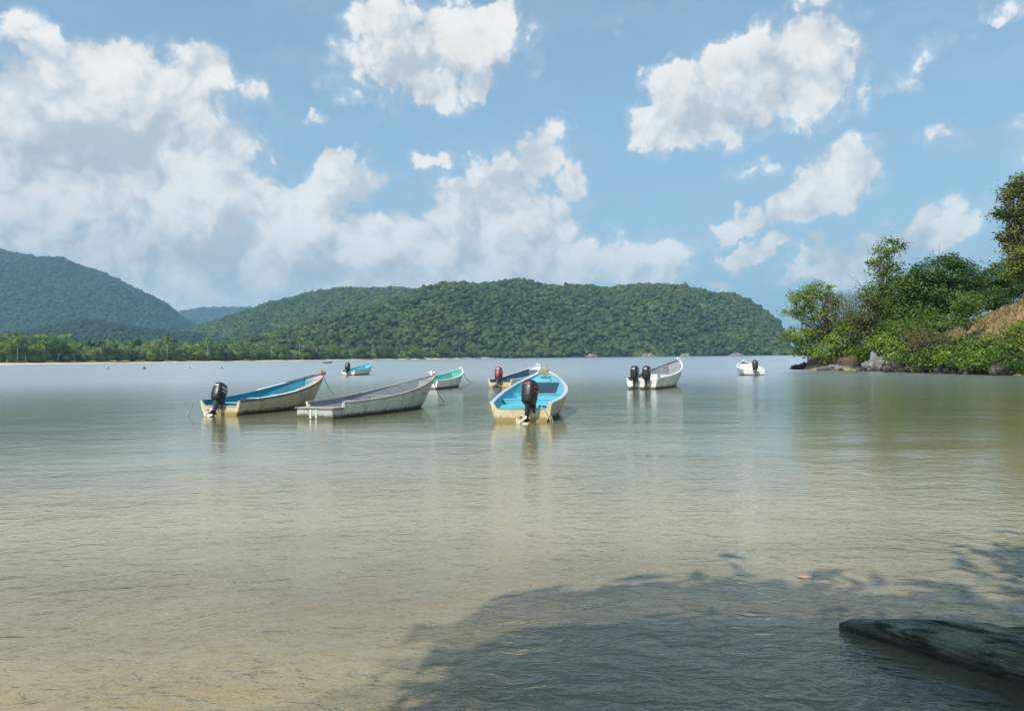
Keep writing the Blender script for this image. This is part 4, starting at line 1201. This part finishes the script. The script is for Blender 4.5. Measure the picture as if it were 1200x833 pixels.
# C: bright turquoise boat
sC, hC, _ = place((611, 494), (641, 434), 1.24, 6.1)
Cb = boat('fishing_boat', sC, hC, 6.1, 1.92, .50, 1.24, dict(hull=P_cream, inside=P_turqL, transom=P_creamT, tcap=P_turqL, cap=P_rail, seat=P_turqL, post=P_post, void=P_recess_shade),
          'largest boat with bright turquoise inside, cream stern and black engine with red marks', seats=(.36, .62), deck=.76, cap=.085, floor=.06, seat_drop=.01)
engine(Cb, -.24, .34, radians(22), dict(leg=M_black, cowl=M_black, prop=M_prop, mark=M_engred), 1.08, -.22)
mb = MB(); mb.box((0.86, 0, .24), (.46, 1.34, .28), bev=.02); mb.build('stern_locker', P_turqL, Cb)
# D: behind C
sD, hD, _ = place((586, 455), (632, 429), 1.12, 7.0)
Db = boat('fishing_boat', sD, hD, 7.0, 1.6, .46, 1.15, dict(hull=P_white, inside=P_blueD, transom=P_yellowT, tcap=P_whiteC, cap=P_whiteC, seat=P_blueD, post=P_whiteC, deck=P_whiteC),
          'white boat with dark inside and maroon engine, partly behind the largest turquoise boat', seats=(.2, .42, .64))
engine(Db, .05, .34, radians(28), dict(leg=M_leg, cowl=M_engred2, prop=M_leg, mark=M_engwhite), 1.15, .1)
# E: sea green inside behind B's bow
sE, hE, _ = place((499, 456.5), (541.5, 433.3), .97, 5.8)
Eb = boat('fishing_boat', sE, hE, 5.8, 1.6, .46, 1.0, dict(hull=P_white, inside=P_green, transom=P_white, tcap=P_whiteC, cap=P_whiteC, seat=P_green, post=P_whiteC),
          'small white boat with sea-green inside, just behind the bow of the weathered grey-white boat', seats=(.22, .45, .68))
# F: far left turquoise
sF, hF, _ = place((408, 440), (436, 425.5), 1.18, 6.0)
Fb = boat('fishing_boat', sF, hF, 6.0, 1.7, .5, 1.2, dict(hull=P_white, inside=P_turqL, transom=P_white, tcap=P_whiteC, cap=P_green, seat=P_turqL, post=P_whiteC),
          'distant white boat with turquoise rail and inside, farthest left of the boats with an engine', seats=(.22, .45, .68))
engine(Fb, .0, .36, radians(22), dict(leg=M_black, cowl=M_black, prop=M_prop), 1.3, .1)
# G: white, two engines
sG, hG, _ = place((752, 456), (796, 421), 1.45, 6.4)
Gb = boat('fishing_boat', sG, hG, 6.4, 1.9, .56, 1.45, dict(hull=P_white, inside=P_greyI, transom=P_white, tcap=P_whiteC, cap=P_whiteC, cap_left=P_purple, seat=P_whiteC, post=P_whiteC),
          'white boat carrying two black engines side by side', seats=(.25, .50, .72), deck=.86)
for y in (.30, -.32):
    engine(Gb, y, .40, radians(10), dict(leg=M_black, cowl=M_black, prop=M_black, mark=M_engwhite), 1.12, .05)
mb = MB(); mb.box((1.15, -.25, .50), (.5, .55, .45), bev=.03); mb.build('ice_box', P_whiteC, Gb)
# H: far right
sH, hH, _ = place((884, 440), (871, 423.5), 1.12, 5.8)
Hb = boat('fishing_boat', sH, hH, 5.8, 1.95, .5, 1.12, dict(hull=P_white, inside=P_whiteC, transom=P_white, tcap=P_whiteC, cap=P_whiteC, seat=P_whiteC, post=P_whiteC, deck=P_darkcap),
          'small white boat with one engine, farthest right, nearest the wooded bank', seats=(.22, .5))
engine(Hb, -.05, .36, radians(20), dict(leg=M_leg, cowl=M_black, prop=M_leg, mark=M_engred), 1.25, 0)
# I: tiny dark boat far out
pI = on_level(378, 425.6, 0)
Ib = boat('fishing_boat', pI, radians(60), 3.6, 1.2, .35, .6, dict(hull=P_darkcap, inside=P_greyI, transom=P_darkcap, tcap=P_darkcap, cap=P_darkcap, seat=P_greyI, post=P_darkcap),
          'tiny dark low boat far out near the left beach', seats=(.4,), deck=None, bowpost=False)

def bow_world(s, h, L, hb): return Vector((s.x + sin(h) * L * .955, s.y + cos(h) * L * .955, hb + .02))
a = bow_world(sA, hA, 5.9, 1.2); rope('mooring_rope', 'grey rope running from the bow of the leftmost cream boat down to the water', sag(a, on_level(391, 462, -.05), 10, .12), M_ropeg, .014)
a = Vector((sA.x - .8, sA.y, .40)); rope('mooring_rope', 'thin rope from the left stern corner of the leftmost cream boat', sag(a, on_level(218, 491, -.05), 10, .08), M_ropeg, .012)
a = bow_world(sB, hB, 6.2, 1.0); rope('mooring_rope', 'rope hanging in a curve from the bow of the weathered grey-white boat', sag(a, on_level(524, 470, -.03), 12, .28), M_ropeg, .014)
a = bow_world(sE, hE, 5.8, .98); rope('mooring_rope', 'rope from the bow of the small sea-green boat', sag(a, on_level(556, 449, -.03), 12, .25), M_ropeg, .016)
c0 = Vector((sC.x + .72, sC.y - .02, .42))
for i in range(1):
    pts = [c0 + Vector(q) for q in ((-.25, 0, 0), (-.1, -.08, -.12), (.0, -.10, -.3), (.08, -.1, -.55), (.02, -.1, -.35), (-.12, -.08, -.1), (.05, -.09, -.3), (.16, -.1, -.6))]
    rope('mooring_rope', 'tan rope bundle hanging over the right stern corner of the largest turquoise boat', pts, M_rope, .02)
a0 = Vector((sA.x + .35, sA.y - .06, .36))
rope('mooring_rope', 'yellow rope draped over the stern of the leftmost cream boat right of its engine', [a0 + Vector(q) for q in ((.35, .1, .1), (.25, -.02, 0), (.1, -.04, -.15), (0, -.04, -.22), (.12, -.04, -.1), (.3, -.03, -.02))], M_rope, .022)

cb = bow_world(sC, hC, 5.35, 1.08)
pts = [Vector((cb.x + (.15 + .03 * sin(k * 1.7)) * cos(k * .5), cb.y + .15 * sin(k * .5), 1.09 + .004 * k)) for k in range(44)] + [Vector((cb.x + .2, cb.y - .35, 1.08)), Vector((cb.x + .1, cb.y - .62, 1.0))]
rope('rope_coil', 'tan coil of rope on the bow deck of the largest turquoise boat', pts, M_rope, .016)

# mooring floats
mb = MB(); mb.tube([(0, 0, -.14), (0, 0, -.12), (0, 0, 0), (0, 0, .14), (0, 0, .22), (0, 0, .30)], [.05, .16, .21, .17, .06, .03], 12)
fl0 = mb.build('mooring_float', M_black, None, True)
fp = [(127, 432, 'dark mooring float leftmost of the row near the far beach'), (169, 432.3, 'dark mooring float second from left near the far beach, the largest dot'),
      (223, 431.5, 'dark mooring float third from left near the far beach'), (260, 431.5, 'dark mooring float rightmost of the row near the far beach')]
for i, (x, y, lb) in enumerate(fp):
    o = fl0 if i == 0 else fl0.copy()
    if i: COL.objects.link(o)
    o.location = on_level(x, y, 0); s = (1, 1.6, .8, .9)[i]; o.scale = (s, s, s)
    tag(o, lb, 'float', 'mooring floats near the far beach')

# ------------------------------------------------------------------ floating leaf and driftwood log in the foreground
mt, n = new_mat('orange_leaf')
co = n.n('ShaderNodeTexCoord').outputs['Object']
finish(n, n.n('ShaderNodeBsdfPrincipled', {'Base Color': n.mix(n.rng(n.noise(co, 30, 4), .35, .65), (0.52, 0.26, 0.17), (0.48, 0.30, 0.22)), 'Roughness': .4}).outputs[0])
V, Fc = [], []
for i in range(13):
    t_ = i / 12; wd = .034 * sin(pi * min(1, t_ * 1.02)) ** .7 * (1.15 - .5 * t_)
    for q in (-1, -.5, 0, .5, 1):
        V.append((-.085 + .17 * t_, wd * q, .006 + .010 * abs(q) + .012 * (t_ - .5) ** 2 * 4))
for i in range(12):
    for q in range(4):
        a = i * 5 + q; Fc.append((a, a + 5, a + 6, a + 1))
lf = mesh_obj('floating_leaf', V, Fc, mt, None, True)
sol = lf.modifiers.new('t', 'SOLIDIFY'); sol.thickness = .002
lf.scale = (.85, .85, .85); lf.location = on_level(944, 677, 0.004); lf.rotation_euler = (0.12, 0, .05)
tag(lf, 'orange-pink fallen leaf floating alone above the shaded water', 'leaf')

mt, n = new_mat('wet_driftwood')
co = n.n('ShaderNodeTexCoord').outputs['Object']
st = n.n('ShaderNodeMapping', {'Vector': co, 'Scale': (1.2, 9, 9)}).outputs[0]
x = n.noise(st, 2.4, 8, .70, .25); y = n.noise(co, 14, 5, .7)
c = n.mix(n.rng(x, .40, .60), (0.030, 0.036, 0.026), (0.42, 0.40, 0.30))
c = n.mix(n.rng(y, .55, .75, 0, .5), c, (0.20, 0.19, 0.14))
z = n.n('ShaderNodeSeparateXYZ', {0: n.n('ShaderNodeNewGeometry').outputs['Position']}).outputs[2]
c = n.mix(n.rng(z, .02, .10, .85, 0), c, (0.030, 0.018, 0.010))
bp = n.n('ShaderNodeBump', {'Height': n.math('ADD', x, n.math('MULTIPLY', y, .3)), 'Strength': 1, 'Distance': .07})
finish(n, n.n('ShaderNodeBsdfPrincipled', {'Base Color': c, 'Roughness': n.rng(y, .3, .7, .30, .6), 'Normal': bp.outputs[0]}).outputs[0])
rings = []
NR = 90
p_tip = Vector((2.02, 4.90, 0.0))
dirv = Vector((.72, -.69, 0)).normalized(); per_ = Vector((.69, .72, 0)).normalized()
for i in range(NR):
    t_ = i / (NR - 1); s_ = 3.0 * t_ ** 1.3
    g1 = min(1, s_ / .95)
    rt = min(1, .15 + s_ / .07) ** .5
    hw = (.030 + .235 * g1 ** .95) * rt
    top = (.050 + .150 * g1 ** 1.05) * rt + .02 * sin(s_ * 4)
    r_ = []
    for k in range(56):
        a = 2 * pi * k / 56; ca, sa = cos(a), sin(a)
        yy = hw * (abs(ca) ** .62) * (1 if ca > 0 else -1)
        if sa > 0: zz = top * (sa ** .30)
        else: zz = -.20 * abs(sa) ** .7; yy *= .8 + .2 * (1 - abs(sa))
        nz = lambda a_, b_, c_, f_: mnoise.noise(Vector((a_, b_, c_))) * f_
        rdg = nz(s_ * .7, yy * 20, 3.1, .050) + nz(s_ * 1.8, yy * 11, 7.7, .030) + nz(s_ * 6, yy * 34, 1.2, .014)
        if sa > 0:
            zz += rdg * (.5 + g1) - .035 * g1 * (1 - min(1, abs(yy) / (hw + 1e-6))) + (.012 if ca < 0 else -.03 * g1)
        else: zz += rdg * .3
        yy += nz(s_ * 2.3, zz * 6, 5.5, .05) * g1 + nz(s_ * 8, zz * 14, 2.5, .012)
        r_.append(Vector((s_, yy + .03 * sin(s_ * 2.2), zz)))
    rings.append(r_)
mb = MB(); mb.loft(rings)
lg = mb.build('driftwood_log', mt, None, True); lg.location = p_tip; lg.rotation_euler = (0, 0, atan2(dirv.y, dirv.x)); auto_smooth(lg, 50)
tag(lg, 'dark wet driftwood log with ridged grain lying in the shaded shallows at lower right', 'log')

# ------------------------------------------------------------------ haze
mb = MB(); mb.box((0, 1500, 245), (14000, 11000, 510))
hz = mb.build('haze', None)
mt, n = new_mat('haze_air')
pv = n.n('ShaderNodeVolumePrincipled', {'Color': rgb(.44, .76, 1.0), 'Density': 0.00017, 'Anisotropy': 0.0})
n.link(pv.outputs[0], n.n('ShaderNodeOutputMaterial').inputs['Volume'])
hz.data.materials.append(mt)
tag(hz, 'pale sea haze', None, None, 'stuff')
scene.cycles.volume_bounces = 0
scene.cycles.max_bounces = 8
scene.cycles.transparent_max_bounces = 12
